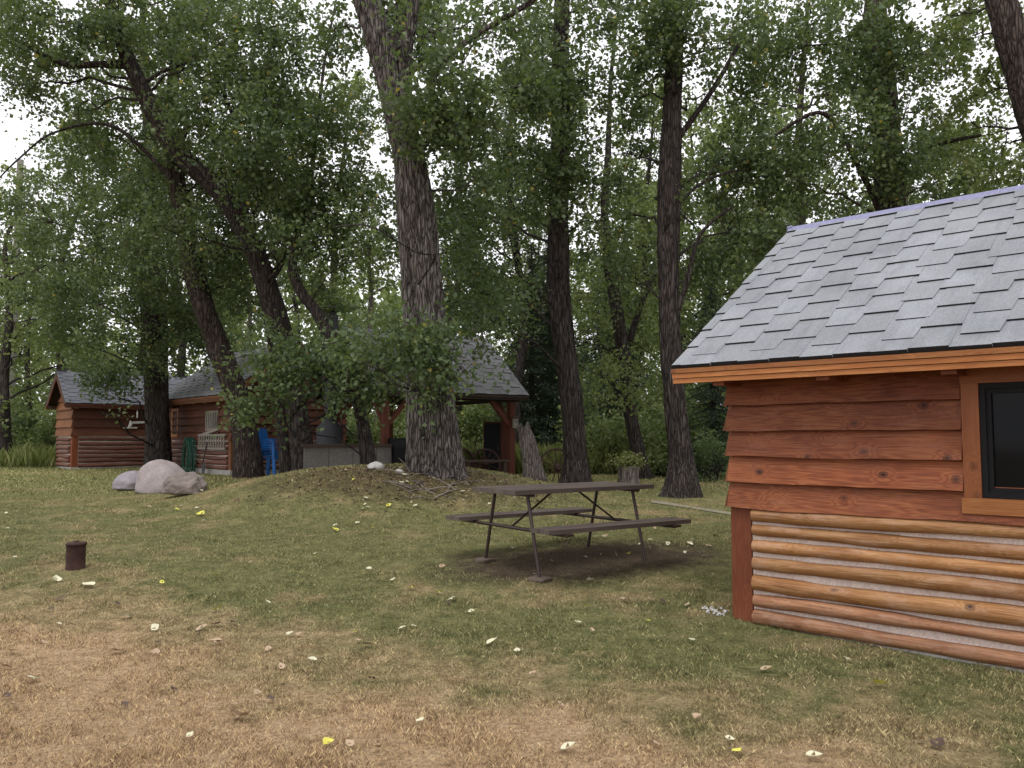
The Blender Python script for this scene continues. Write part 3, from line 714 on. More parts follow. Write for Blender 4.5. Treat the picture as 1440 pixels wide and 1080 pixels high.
def roof_side(L2,Sl,E,w,lift,mats,T,parent,name,edge=.022,amp=None):
    mb=MB(T); 
    amp=E/2 if amp is None else amp
    nc=int(math.ceil(Sl/E))+1
    for k in range(nc):
        ph=(k*.37%1.0)*0; x=-w*.5-(0 if k%2==0 else 0)
        b0=k*E; top=min(b0+E*1.25+amp,Sl)
        tabs=[]; q=0; x=-w*(.6)
        while x<L2:
            tabs.append((x,x+w*(1+.12*(rw.random()-.5)),q%2)); x=tabs[-1][1]; q+=1
        for (a,b,par) in tabs:
            a=max(a,0); b=min(b,L2)
            if b-a<.02: continue
            j_=rw.uniform(-.003,.003); r_=rw.random(); hz=edge*(1.0+.25*rw.random())
            lo=b0-amp+j_ if par else b0+j_
            if lo>=top-.02: continue
            if lo<-.012: lo=-.012
            cut=.014 if (par and lo<b0-.03) else 0
            if cut:
                v=[(a+cut,lo,hz),(b-cut,lo,hz),(b,b0,hz*.8),(b,top,.0035),(a,top,.0035),(a,b0,hz*.8),(a+cut,lo,0),(b-cut,lo,0),(b,b0,0),(a,b0,0)]
                mb.add(v,[(0,1,2,3,4,5)],0,r_); mb.add(v,[(6,7,1,0)],1,r_); mb.add(v,[(7,8,2,1),(9,6,0,5),(8,3,2),(9,5,4)],0,r_)
            else:
                v=[(a,lo,hz),(b,lo,hz),(b,top,.0035),(a,top,.0035),(a,lo,0),(b,lo,0)]
                mb.add(v,[(0,1,2,3)],0,r_); mb.add(v,[(4,5,1,0)],1,r_); mb.add(v,[(0,3,4),(1,5,2)],0,r_)
    return mb.build(name,mats,parent)
def building(root,L,D,eave,rise,og,oe,logh,mats,E=.29,w=.25,fasc=.12,openings=(),gable_ext=0,post_w=.15,boards=.19,ridge_mat=None,shed=False,tails=True,foundation=.0,thick=.03,walls=True,nlogs=6,log_z=None,skip_s=()):
    M=mats
    ang=math.atan2(rise,D/2+oe); cs,sn=math.cos(ang),math.sin(ang); Sl=(D/2+oe)/cs; L2=L+2*og
    Tf=lambda a,b,h:Vector((-og+a,-oe+b*cs-h*sn,eave+b*sn+h*cs))
    Tb=lambda a,b,h:Vector((L+og-a,D+oe-b*cs+h*sn,eave+b*sn+h*cs))
    roof=MB()
    for T in (Tf,Tb):
        roof.T=T; roof.box(0,L2,0.0,Sl-.003,-thick,-.001,0,.4)
    rf=roof.build('roof',M['deck'])
    rf.parent=root
    for T in (Tf,Tb): roof_side(L2,Sl,E,w,0,[M['shingle'],M_EDGE],T,rf,'shingles')
    # ridge cap
    mb=MB(); zr=eave+rise
    for s_ in (-1,1):
        pass
    cap=.09
    v=[(-og-.01,D/2-cap*cs,zr-cap*sn+.016),(-og-.01,D/2,zr+.03),(-og-.01,D/2+cap*cs,zr-cap*sn+.016),(L+og+.01,D/2-cap*cs,zr-cap*sn+.016),(L+og+.01,D/2,zr+.03),(L+og+.01,D/2+cap*cs,zr-cap*sn+.016)]
    v+=[(p[0],p[1],p[2]-.012) for p in v]
    mb.add(v,[(0,3,4,1),(1,4,5,2),(6,7,10,9),(7,8,11,10),(0,6,9,3),(2,5,11,8),(0,1,7,6),(1,2,8,7),(3,9,10,4),(4,10,11,5)],0,.5)
    mb.tube([(-og-.025,D/2,zr+.018),(-og+.02,D/2,zr+.022)],.022,10,0)
    mb.build('ridge_cap',ridge_mat or M['shingle'],rf)
    # fascia : stacked boards at both eaves, barge boards at the gables
    for side in (0,1):
        mb=MB(); n=3; hgt=fasc/n
        for k in range(n):
            z1=eave-.012-k*hgt; out=.012-.012*k
            y0=-oe-out if side==0 else D+oe+out; y1=-oe+.05 if side==0 else D+oe-.05
            mb.box(-og-.005,L+og+.005,min(y0,y1),max(y0,y1),z1-hgt+.004,z1,0,rw.random())
        mb.build('fascia',M['trim'],root)
    for gx in (0,1):
        for T in (Tf,Tb):
            mb=MB(T); a0=-.0 if (gx==0)==(T is Tf) else L2-.03
            mb.box(a0,a0+.03,.06,Sl-.012,-thick-.13,-thick-.002,0,rw.random(),axis=(0,1,0)); mb.build('barge_board',M['trim'],root)
    if tails:
        x=-og+.36
        while x<L+og-.1:
            for y0,y1 in ((-oe+.055,.02),(D-.02,D+oe-.055)):
                mb=MB(); mb.box(x-.045,x+.045,y0,y1,eave-fasc-.035,eave-thick-.035,0,rw.random(),axis=(0,1,0)); mb.build('rafter_tail',M['post'],root)
            x+=.79
    if not walls: return rf
    wall_top=eave-thick-.01
    sides=[('front',lambda s,o,z:Vector((s,-o,z)),L),('right',lambda s,o,z:Vector((L+o,s,z)),D),('back',lambda s,o,z:Vector((L-s,D+o,z)),L),('left',lambda s,o,z:Vector((-o,D-s,z)),D)]
    # core
    mb=MB(); mb.box(.06,L-.06,.06,D-.06,-.25,wall_top-.02,0,.3)
    zt=wall_top-.02; zp=eave+rise-.16
    mb.add([(.06,.06,zt),(L-.06,.06,zt),(L-.06,D-.06,zt),(.06,D-.06,zt),(.06,D/2,zp),(L-.06,D/2,zp)],[(0,1,5,4),(2,3,4,5),(1,2,5),(3,0,4)],0,.3)
    mb.build('wall_core',M_DARKW,root)
    ch=MB(); lg=MB(); bd=MB(); bde=MB(); fo=MB()
    for nm,T,Ls in sides:
        ch.T=lg.T=T
        for q in (bd,bde,fo): q.T=T
        gable=nm in ('left','right')
        ch.box(post_w-.01,Ls-post_w+.01,-.055,.012,-.1,logh+.01,0,.5)
        fo.box(-.02,Ls+.02,-.04,.035,-.3,foundation,0,.5)
        zs=log_z or [foundation+.05+i*(logh-foundation-.02)/nlogs for i in range(nlogs)]
        r0=(logh-foundation)/nlogs*.41
        for zk,zi in enumerate(zs):
            r0q=None
            if isinstance(zi,tuple): zi,r0q=zi
            n=int(Ls/.1)+2; sd=rw.uniform(0,99); rb_=(r0q or r0)*rw.uniform(.96,1.04); tp_=rw.uniform(-.2,.2); pts=[];rad=[]
            for i in range(n+1):
                s=post_w+.005+(Ls-2*post_w-.01)*i/n
                pts.append((s,.022+.010*noise.noise(Vector((s*.7,sd,0))),zi+.03*noise.noise(Vector((s*.55+sd,1,0))))); 
                rad.append(rb_*(1+tp_*(s/Ls-.3)+.22*noise.noise(Vector((s*.9+sd,2,0)))+.13*noise.noise(Vector((s*4+sd,3,0)))))
            lg.tube(pts,rad,18,1 if zk<2 else 0,rw.random(),wob=.10,seed=sd,uvoff=sd)
        # boards
        B=bde if gable else bd
        z=logh; row=0
        while z<(eave+rise-.1 if gable else wall_top-.03):
            z1=z+boards*1.0; zt=z1+.03
            if not gable: zt=min(zt,wall_top)
            def lim(zz):
                if zz<=wall_top or not gable: return 0
                return min(Ls/2-.01,(zz-wall_top)/rise*(D/2+oe)*1.0+ .02)
            e0=lim(z);e1=lim(zt)
            if gable and e1>=Ls/2-.03: 
                e1=Ls/2-.02
                if e0>=Ls/2-.05: break
            segs=[(-.03+e0 if e0 else -.03+rw.uniform(-.01,.01),Ls+.03-e0)]
            if nm in skip_s or True:
                for (on,s0,s1,z0o,z1o) in openings:
                    if on==nm and z<z1o-.03 and z1>z0o+.03:
                        new=[]
                        for a,b in segs:
                            if s0>a: new.append((a,s0))
                            if s1<b: new.append((s1,b))
                        segs=new
            for a,b in segs:
                ta=a if a>.05 and not e0 else (a-e0+e1 if e0 or e1 else a); tb=b if b<Ls-.05 and not e0 else (b+e0-e1 if e0 or e1 else b)
                board(B,a,b,ta,tb,z,zt,.075+ (rw.uniform(-.008,.006)),.016,.026)
            z=z1; row+=1
    ch.T=lg.T=bd.T=bde.T=fo.T=None
    ch.build('chinking',M_CHINK if 'chink' not in M else M['chink'],root)
    lg.build('log_siding',[M['log'],M.get('log2',M['log'])],root); bd.build('board_siding',M['board'],root); bde.build('gable_siding',M['gable'],root)
    fo.build('foundation',M_CONC,root)
    for cx,cy in ((0,0),(L,0),(0,D),(L,D)):
        mb=MB(); x0=-.012 if cx==0 else L-post_w+.002; y0=-.03 if cy==0 else D-post_w+.03-.002
        mb.box(x0-(.01 if cx==0 else 0),x0+post_w+(.01 if cx else 0),y0,y0+post_w,-.12,logh+.015,0,rw.random(),axis=(0,0,1))
        mb.build('corner_post',M['post'],root)
    return rf

def window(root,T,s0,s1,z0,z1,trim=.1,frame=M_BLACK,trimm=M_TRIM,slat=False,glass=M_GLASS):
    w=MB(T)
    w.box(s0-trim,s0,.0,.062,z0-.0,z1+.0,0,rw.random(),axis=(0,0,1)); w.box(s1,s1+trim,.0,.062,z0,z1,0,rw.random(),axis=(0,0,1))
    w.box(s0-trim-.005,s1+trim+.005,.0,.06,z1+.001,z1+trim,0,rw.random())
    o=w.build('window',trimm,root)
    q=MB(T); q.box(s0-trim-.012,s1+trim+.012,0,.075,z0-trim,z0-.001,0,rw.random()); q.build('sill',M_TRIM if trimm is M_WTRIM else trimm,o)
    g=MB(T); t=.035
    for a,b,c,d in ((s0+.001,s0+t,z0+.001,z1-.001),(s1-t,s1-.001,z0+.001,z1-.001)): g.box(a,b,.005,.05,c,d,0,.5)
    g.box(s0+t,s1-t,.005,.05,z0+.001,z0+t,0,.5); g.box(s0+t,s1-t,.005,.05,z1-t,z1-.001,0,.5)
    t2=t+.03
    g.box(s0+t,s0+t2,.005,.035,z0+t,z1-t,0,.5); g.box(s1-t2,s1-t,.005,.035,z0+t,z1-t,0,.5); g.box(s0+t2,s1-t2,.005,.035,z0+t,z0+t2,0,.5); g.box(s0+t2,s1-t2,.005,.035,z1-t2,z1-t,0,.5)
    g.build('frame',frame,o)
    p=MB(T); p.box(s0+t,s1-t,-.02,.012,z0+t,z1-t,0,.5); p.build('glass',glass,o)
    return o

# right-hand cabin
root=empty('log_cabin',(CABC.x-.732*.08,CABC.y+.681*.08,0.0),math.atan2(-.681,.732),'red-stained cabin at right with grey shingle roof, lapped boards over peeled logs','cabin')
M_LOG2=wood('pinkish_peeled_logs',(.10,.038,.018),(.27,.125,.062),(.47,.29,.17),knots=1,rough=.5,grain=.7,weather=(.42,.29,.21),bstr=.7)
RC=dict(log2=M_LOG2,deck=M_EDGE,shingle=M_SH,trim=M_TRIM,post=M_POST,log=M_LOG,board=M_RED,gable=M_SIDE)
building(root,5.08,3.7,1.965,1.50,.33,.345,.89,RC,E=.285,w=.235,fasc=.115,openings=[('front',1.61,2.73,1.06,1.9)],boards=.195,ridge_mat=M_RIDGE,foundation=.035,post_w=.155,
   log_z=[(.075,.050),(.205,.045),(.335,.058),(.485,.050),(.61,.045),(.725,.044),(.84,.050)],nlogs=7)
window(root,lambda s,o,z:Vector((s,-o,z)),1.715,2.62,1.045,1.765,trimm=M_WTRIM)

# middle cabin
C=Vector((-6.83,20)); U=Vector((.669,-.743)); 
root=empty('log_cabin',(C.x-U.x*4.2,C.y-U.y*4.2,gz(C.x,C.y)),math.atan2(U.y,U.x),'brown cabin half hidden by trunks with a ladder hung on its log wall','cabin')
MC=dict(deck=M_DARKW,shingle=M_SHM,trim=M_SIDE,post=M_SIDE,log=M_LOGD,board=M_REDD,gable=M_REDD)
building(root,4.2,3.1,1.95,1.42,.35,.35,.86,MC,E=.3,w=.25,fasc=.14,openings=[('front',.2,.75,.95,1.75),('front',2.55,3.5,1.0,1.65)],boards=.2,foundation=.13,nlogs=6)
Tf=lambda s,o,z:Vector((s,-o,z))
window(root,Tf,.3,.65,1.02,1.65,.08)
w=window(root,Tf,2.62,3.45,1.10,1.6,.07,frame=M_PALEW,trimm=M_REDD)
mb=MB(Tf)
for k in range(7): mb.box(2.7+k*.11,2.735+k*.11,.055,.075,1.12,1.58,0,rw.random(),axis=(0,0,1))
mb.build('slats',M_PALEW,w)
MIDROOT=root; MID=Matrix.Translation(root.location)@Matrix.Rotation(root.rotation_euler.z,4,'Z')
bpy.context.view_layer.update()
# tilted board under slatted window
mb=MB(); mb.bar((2.5,-.09,.98),(3.6,-.09,1.14),.05,.07,0,.3); o=mb.build('loose_board',M_PALEW); o.matrix_world=MID; tag(o,'pale board nailed at a slant below the slatted window of the middle cabin','board')
# ladder hung level
def ladder():
    r=empty('ladder',MID@Vector((2.35,-.1,.62)),root.rotation_euler.z,'pale wooden ladder hung level on the log wall of the middle cabin','ladder')
    for z in (0,.34):
        mb=MB(); mb.box(0,1.72,-.03,.0,z,z+.05,0,.4); mb.build('rail',M_PALEW,r)
    for k in range(11):
        mb=MB(); mb.box(.06+k*.155,.10+k*.155,-.028,-.004,.05,.34,0,.3,axis=(0,0,1)); mb.build('rung',M_PALEW,r)
ladder()
def spade():
    r=empty('spade',MID@Vector((2.95,-.22,0)),root.rotation_euler.z,'dark long-handled spade leaning under the hung ladder','spade')
    mb=MB(); mb.tube([(0,0,.28),(.03,.09,.78)],.017,8); mb.tube([(-.05,.095,.79),(.11,.095,.79)],.015,8); mb.build('handle',M_IRON,r)
    mb=MB(); v=[];
    prof_=[(-.09,.28),(.09,.28),(.1,.12),(.06,.03),(0,0),(-.06,.03),(-.1,.12)]
    v=[(a,.0+.02*(abs(a)/.1),b) for a,b in prof_]+[(a,.008+.02*(abs(a)/.1),b) for a,b in prof_]
    n=7; mb.add(v,[tuple(range(n)),tuple(range(2*n-1,n-1,-1))]+[(i,i+n,(i+1)%n+n,(i+1)%n) for i in range(n)]); mb.build('blade',M_SOOT,r)
spade()
def hose():
    mb=MB(); rs=np.random.RandomState(4)
    for k in range(9):
        w_=.17+rs.rand()*.1; h_=.42+rs.rand()*.16; cx=1.95+rs.normal()*.05; y=-.1-.022*k; pts=[]
        for i in range(29):
            a=2*PI*i/28; pts.append((cx+math.sin(a)*w_*(1-.35*math.cos(a)),y,.92-h_+h_*math.cos(a)))
        mb.tube(pts,.013,6,0,.5,cap=False)
    mb.tube([(1.8,-.15,.1),(1.7,-.2,.02),(1.5,-.35,.02),(1.75,-.5,.02),(2.1,-.4,.02)],.013,6)
    mb.box(1.9,2.0,-.3,-.05,.86,.9,0,.5)
    o=mb.build('garden_hose',M_HOSE); o.matrix_world=MID; tag(o,'green garden hose coiled on the wall behind the boulders','hose')
hose()

# left shed
SC=Vector((-12.86,24)); root=empty('small_shed',(SC.x,SC.y,gz(SC.x,SC.y)+.02),R(42),'little shed at the far left with slate-grey roof and dark log wall','shed')
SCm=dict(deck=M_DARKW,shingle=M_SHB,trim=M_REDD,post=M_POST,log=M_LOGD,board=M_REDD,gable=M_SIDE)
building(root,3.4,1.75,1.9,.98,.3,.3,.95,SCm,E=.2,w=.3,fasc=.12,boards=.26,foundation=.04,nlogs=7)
SHM=Matrix.Translation(root.location)@Matrix.Rotation(R(42),4,'Z')
mb=MB()
mb.tube([(1.5,-.12,1.2),(1.55,-.13,1.28),(1.56,-.13,1.36),(1.54,-.13,1.42)],[.03,.06,.045,.02],8); mb.tube([(1.35,-.12,1.2),(1.75,-.12,1.2)],.025,8); mb.bar((1.56,-.13,1.36),(1.95,-.13,1.38),.03,.07)
o=mb.build('wall_ornament',M_WHITE); o.matrix_world=SHM; tag(o,'small white bird-like ornament fixed to the front wall of the little shed','ornament')
mb=MB(); mb.tube([(1.7,-.25,1.9),(1.7,-.25,1.72)],.006,5); mb.tube([(1.7,-.25,1.72),(1.7,-.25,1.66),(1.7,-.25,1.5)],[.012,.03,.018],8)
o=mb.build('wind_chime',M_WHITE); o.matrix_world=SHM; tag(o,'thin white chime hanging from the eave of the little shed','wind chime')

# pavilion
PE=Vector((.397,19.0)); PU=Vector((.83,.56)); PI_=Vector((-.56,.83))
Lp,og_,oe_=3.2,.33,.25; Dp=3.14
org=PE-PU*(Lp+og_)+PI_*oe_
PZ=gz(org.x,org.y+2)*0+.5
root=empty('pavilion',(org.x,org.y,PZ),R(34),'open timber pavilion with charcoal shingle roof behind the big cottonwood','pavilion')
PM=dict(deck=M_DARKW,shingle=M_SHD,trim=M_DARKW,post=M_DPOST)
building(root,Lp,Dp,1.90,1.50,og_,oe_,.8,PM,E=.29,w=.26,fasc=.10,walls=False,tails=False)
for x,y in ((0,0),(Lp,0),(0,Dp),(Lp,Dp),(Lp*.5,Dp)):
    mb=MB(); mb.box(x-.07,x+.07,y-.07,y+.07,-.1,1.76,0,rw.random(),axis=(0,0,1)); mb.build('post',M_DPOST,root)
for y in (0,Dp):
    mb=MB(); mb.box(-.2,Lp+.2,y-.06,y+.06,1.762,1.86,0,.4); mb.build('beam',M_DARKW,root)
    for x,s_ in ((0,1),(Lp,-1)):
        mb=MB(); mb.bar((x+s_*.06,y,1.22),(x+s_*.56,y,1.78),.09,.10,0,.6); mb.build('brace',M_DPOST,root)
for x in (0,Lp):
    mb=MB(); mb.box(x-.06,x+.06,.062,Dp-.062,1.765,1.85,0,.4,axis=(0,1,0)); mb.build('tie_beam',M_DARKW,root)
    for y,s_ in ((0,1),(Dp,-1)):
        mb=MB(); mb.bar((x,y+s_*.06,1.22),(x,y+s_*.56,1.78),.09,.10,0,.6); mb.build('brace',M_DPOST,root)
PAV=Matrix.Translation(root.location)@Matrix.Rotation(R(34),4,'Z')
def inpav(o): o.matrix_world=PAV@o.matrix_world; return o
# birdhouse on the right front post
bh=empty('birdhouse',PAV@Vector((Lp+.02,-.14,1.15)),R(30),'little pale wooden birdhouse fixed to the right front pavilion post','birdhouse')
bh.scale=(.72,.72,.85)
mb=MB(); mb.box(-.07,.07,-.07,.06,0,.26,0,.4,axis=(0,0,1)); mb.build('box',M_PALEW,bh)
mb=MB(); mb.bar((0,-.1,.275),(0,.07,.30),.17,.018); mb.build('roof',M_DARKW,bh)
mb=MB(); mb.tube([(0,-.071,.17),(0,-.076,.17)],.022,12); mb.tube([(0,-.07,.11),(0,-.11,.11)],.006,6); mb.build('entrance',M_BLACK,bh)
# masonry counter + chimney stove
cpos=W(490,640,16.9)
ct=empty('grey_counter',(cpos.x,cpos.y,.5),R(30),'long grey masonry counter with dark top at the left end of the pavilion','counter')
mb=MB(); 
for k in range(4): mb.box(-1.0+k*.5,-1.0+k*.5+.49,-.3,.3,-.1,.74,0,rw.random())
mb.build('base',simple('dark_masonry',(.15,.14,.13),.9,.25,5,.5),ct)
mb=MB(); mb.box(-1.05,1.05,-.34,.34,.742,.80,0,.5); mb.build('countertop',M_DARKW,ct)
st=W(463,640,18.6)
sv=empty('stove',(st.x,st.y,.5),R(20),'dark outdoor stove with a tall capped chimney pipe left of the pavilion roof','stove')
mb=MB(); mb.tube([(0,0,0),(0,0,.1),(0,0,1.15),(0,0,1.3)],[.28,.3,.3,.15],20); mb.build('firebox',M_SOOT,sv)
mb=MB(); mb.tube([(0,0,1.28),(0,0,2.6)],.13,16); mb.tube([(0,0,2.58),(0,0,3.78)],.165,18); mb.build('chimney_pipe',M_SOOT,sv)
mb=MB(); mb.tube([(0,0,3.80),(0,0,3.84),(0,0,3.90),(0,0,3.92)],[.17,.24,.24,.16],18); mb.build('chimney_cap',M_IRON,sv)
g=W(566,640,17.3); gr=empty('black_grill',(g.x,g.y,.5),R(34),'black boxy grill standing just right of the left front pavilion post','grill')
mb=MB(); mb.box(-.3,.3,-.25,.25,.15,.7,0,.5); mb.build('firebox',M_BLACK,gr)
mb=MB(); mb.tube([(-.3,0,.70),(.3,0,.70)],.22,20); mb.build('lid',M_BLACK,gr)
for sx_ in (-1,1):
    for sy_ in (-1,1):
        mb=MB(); mb.bar((sx_*.27,sy_*.22,0),(sx_*.27,sy_*.22,.15),.04,.04); mb.build('leg',M_BLACK,gr)
# cabinet
cb=W(698,640,20.2); cab=empty('tall_cabinet',(cb.x,cb.y,.5),R(-8),'tall black-doored brown cabinet standing under the right end of the pavilion','cabinet')
mb=MB(); mb.box(-.28,.36,-.25,.3,0,1.32,0,.3,axis=(0,0,1)); mb.build('body',M_DPOST,cab)
mb=MB(); mb.box(-.26,.14,-.275,-.252,.05,1.28,0,.3,axis=(0,0,1)); mb.build('door',M_BLACK,cab)
mb=MB(); mb.tube([(.09,-.30,.62),(.09,-.30,.76)],.01,6); mb.bar((.09,-.276,.62),(.09,-.3,.62),.012,.012); mb.bar((.09,-.276,.76),(.09,-.3,.76),.012,.012); mb.build('handle',M_SOOT,cab)
# low bench with sack
bn=W(683,650,17.6); be=empty('low_bench',(bn.x,bn.y,gz(bn.x,bn.y)),R(10),'low dark plank bench between the big cottonwood and the right pavilion post','bench')
mb=MB(); 
for k in range(3): mb.box(-.5,.5,-.2+k*.135,-.075+k*.135,.40,.44,0,rw.random())
mb.build('seat',M_DARKW,be)
for sx_ in (-.4,.4):
    mb=MB(); mb.box(sx_-.03,sx_+.03,-.17,.17,0,.398,0,.5,axis=(0,0,1)); mb.build('leg',M_DARKW,be)
def rock(name,label,loc,r,mat,seed,rough=.12,rz=0,sub=4,cat='boulder',flat=.25,group=None,sq=1.0):
    import bmesh
    bm=bmesh.new(); bmesh.ops.create_icosphere(bm,subdivisions=sub,radius=1)
    for v in bm.verts:
        p=v.co.copy(); q=p*1.0
        for a in range(3): q[a]=math.copysign(abs(q[a])**sq,q[a])
        d=1+.20*noise.noise(p*.9+Vector((seed,0,0)))+rough*noise.noise(p*2.6+Vector((0,seed,0)))+rough*.35*noise.noise(p*7+Vector((0,seed,4)))
        q=q*d; q=Vector((q.x*r[0],q.y*r[1],q.z*r[2]))
        if q.z<-r[2]*flat: q.z=-r[2]*flat+(q.z+r[2]*flat)*.2
        v.co=q
    me=bpy.data.meshes.new(name); bm.to_mesh(me); bm.free(); me.materials.append(mat)
    me.polygons.foreach_set('use_smooth',[True]*len(me.polygons))
    o=link(name,me); o.location=loc; o.rotation_euler=(0,0,rz); return tag(o,label,cat,group)
sk=W(674,655,17.2); rock('white_sack','flattened white sack lying in front of the low bench',(sk.x,sk.y,gz(sk.x,sk.y)+.07),(.28,.16,.09),M_BAG,4,.2,.2,3,'sack',.8)

# wagon wheels
def wheel(px,py,d,rad,rz,tilt,label):
    c=W(px,py,d); r=empty('wagon_wheel',(c.x,c.y,c.z),0,label,'wagon wheel','old wagon wheels standing about the pavilion')
    r.rotation_euler=(tilt,0,rz)
    mb=MB(); n=40
    pts=[(rad*math.cos(2*PI*i/n),0,rad*math.sin(2*PI*i/n)) for i in range(n)]
    v=[];f=[]
    for i in range(n):
        a=2*PI*i/n
        for rr,y in ((rad-.045,-.03),(rad,-.03),(rad,.03),(rad-.045,.03)): v.append((rr*math.cos(a),y,rr*math.sin(a)))
    for i in range(n):
        a=i*4;b=((i+1)%n)*4
        for k in range(4): f.append((a+k,a+(k+1)%4,b+(k+1)%4,b+k))
    mb.add(v,f,0,.5); mb.build('rim',M_WHEEL,r)
    mb=MB(); mb.tube([(0,-.09,0),(0,-.05,0),(0,.05,0),(0,.09,0)],[.045,.075,.075,.045],14); mb.build('hub',M_WHEEL,r)
    for k in range(12):
        a=2*PI*k/12+.1; mb=MB(); mb.tube([(math.cos(a)*.06,0,math.sin(a)*.06),(math.cos(a)*(rad-.04),0,math.sin(a)*(rad-.04))],.014,6); mb.build('spoke',M_WHEEL,r)
M_WHEEL=wood('wheel_wood',(.022,.012,.010),(.045,.024,.018),(.075,.04,.03),knots=.2,rough=.7)
wheel(784,658,17.5,.42,R(8),R(-8),'wagon wheel nearest the tall leafy cottonwood, partly hidden by its trunk')
wheel(748,660,17.9,.42,R(75),R(4),'wagon wheel seen nearly edge-on just behind the broken snag')
wheel(683,652,19.4,.36,R(10),R(-10),'wagon wheel standing behind the low bench beside the tall cabinet')
wheel(652,655,19.0,.40,R(50),R(-6),'wagon wheel half hidden by the big cottonwood at the left of the bench')

# blue stacked chairs
def chair_proto():
    r=empty('plastic_chair',(0,0,0))
    mb=MB(); mb.box(-.22,.22,-.22,.2,.40,.425); mb.box(-.22,.22,-.235,-.221,.37,.425); mb.build('seat',M_BLUE,r)
    mb=MB(); 
    for k in range(5): mb.bar((-.17+k*.085,.205,.44),(-.17+k*.085,.29,.84),.055,.014)
    mb.bar((-.22,.295,.86),(.22,.295,.86),.02,.06); mb.bar((-.215,.2,.42),(-.215,.295,.87),.03,.03); mb.bar((.215,.2,.42),(.215,.295,.87),.03,.03)
    mb.build('backrest',M_BLUE,r)
    for s_ in (-1,1):
        mb=MB(); mb.bar((s_*.25,-.22,.63),(s_*.25,.26,.66),.055,.02); mb.bar((s_*.25,-.21,.41),(s_*.25,-.22,.625),.04,.03); mb.build('armrest',M_BLUE,r)
        mb=MB(); mb.bar((s_*.22,-.21,.42),(s_*.26,-.25,0),.045,.035); mb.build('leg',M_BLUE,r)
        mb=MB(); mb.bar((s_*.21,.19,.42),(s_*.25,.26,0),.045,.035); mb.build('leg',M_BLUE,r)
    return r
ch0=chair_proto(); ch0.scale=(1.12,1.12,1.08); q=W(382,664,19.4); gq=gz(q.x,q.y)
for k,lb in enumerate(('lowest blue plastic chair of the stack by the middle cabin','second blue plastic chair from the bottom of the stack','third blue plastic chair from the bottom of the stack','topmost blue plastic chair of the stack by the middle cabin')):
    c_=ch0 if k==0 else copy_tree(ch0)
    c_.location=(q.x-.012*k,q.y+.01*k,gq+.062*k); c_.rotation_euler=(0,0,R(72)); tag(c_,lb,'chair','stacked blue plastic chairs')

# boulders
p=hit(214,694); rock('boulder','large rounded pinkish boulder in the middle of the three on the lawn',(p.x,p.y+.35,p.z+.12),(.47,.40,.44),M_RPINK,2.3,.05,.2,5,group='three boulders on the lawn')
p=hit(172,691); rock('boulder','smaller smooth grey boulder left of the pink one',(p.x+.02,p.y+.25,p.z+.10),(.30,.27,.24),M_RGREY,5.1,.05,0,5,group='three boulders on the lawn')
p=hit(252,699); rock('boulder','rough brownish craggy boulder right of the pink one',(p.x,p.y+.22,p.z+.12),(.33,.27,.25),M_RROUGH,3.8,.17,.4,5,group='three boulders on the lawn')
p=hit(529,659); rock('pale_stone','squarish white stone on the mound crest left of the big cottonwood',(p.x,p.y,p.z+.02),(.13,.09,.08),M_RWHITE,3.1,.2,.3,3,'stone',.5)
p=hit(562,666); rock('pale_stone','small white stone on the mound close to the big cottonwood',(p.x,p.y,p.z+.015),(.065,.05,.05),M_RWHITE,6.1,.2,.3,3,'stone',.5)
# tin
p=hit(106,800); tn=empty('rusty_tin',(p.x,p.y,p.z-.01),R(20),'rusty brown tin canister with a knobbed lid standing on the lawn','canister')
mb=MB(); mb.tube([(0,0,0),(0,0,.006),(0,0,.012),(0,0,.225),(0,0,.23)],[.086,.088,.085,.085,.087],32); mb.build('body',M_RUST,tn)
mb=MB(); mb.tube([(0,0,.231),(0,0,.233),(0,0,.250),(0,0,.258)],[.088,.093,.093,.08],32); mb.build('lid',M_RUST,tn)
mb=MB(); mb.tube([(0,0,.257),(0,0,.268),(0,0,.275)],[.022,.022,.012],12); mb.build('knob',M_RUST,tn)

# picnic table
def picnic():
    r=empty('picnic_table',(.53,8.22,.19),R(35),'dark brown picnic table with thin steel legs and two attached benches','picnic table')
    L=1.74
    mb=MB(); 
    for k in range(4): mb.box(-L/2,L/2,-.37+k*.187,-.37+k*.187+.182,.715,.755,0,rw.random())
    mb.build('tabletop',M_TABLE,r)
    for s_ in (-1,1):
        mb=MB()
        for k in range(2):
            y0=s_*.73+(-.135 if k==0 else .005); mb.box(-L/2,L/2,y0,y0+.13,.405,.443,0,rw.random())
        mb.build('bench_seat',M_TABLE,r)
    for x in (-.66,.66):
        for s_ in (-1,1):
            mb=MB(); mb.tube([(x,s_*.27,.70),(x,s_*.45,-.02)],.0165,10); mb.build('leg',M_STEEL,r)
        mb=MB(); mb.tube([(x,-.86,.385),(x,.86,.385)],.017,8); mb.build('seat_support',M_STEEL,r)
        mb=MB(); mb.box(x-.025,x+.025,-.35,.35,.69,.713,0,.5,axis=(0,1,0)); mb.build('top_support',M_STEEL,r)
        mb=MB(); mb.tube([(x,0,.385),(x*.25,0,.70)],.011,8); mb.build('brace',M_STEEL,r)
        for s_ in (-1,1):
            mb=MB(); mb.bar((x,s_*.62,.392),(x,s_*.90,.392),.07,.022); mb.build('seat_bracket',M_STEEL,r)
    return r
PT=picnic()
def worldpt(root,v): return Matrix.Translation(root.location)@root.rotation_euler.to_matrix().to_4x4()@Vector(v)
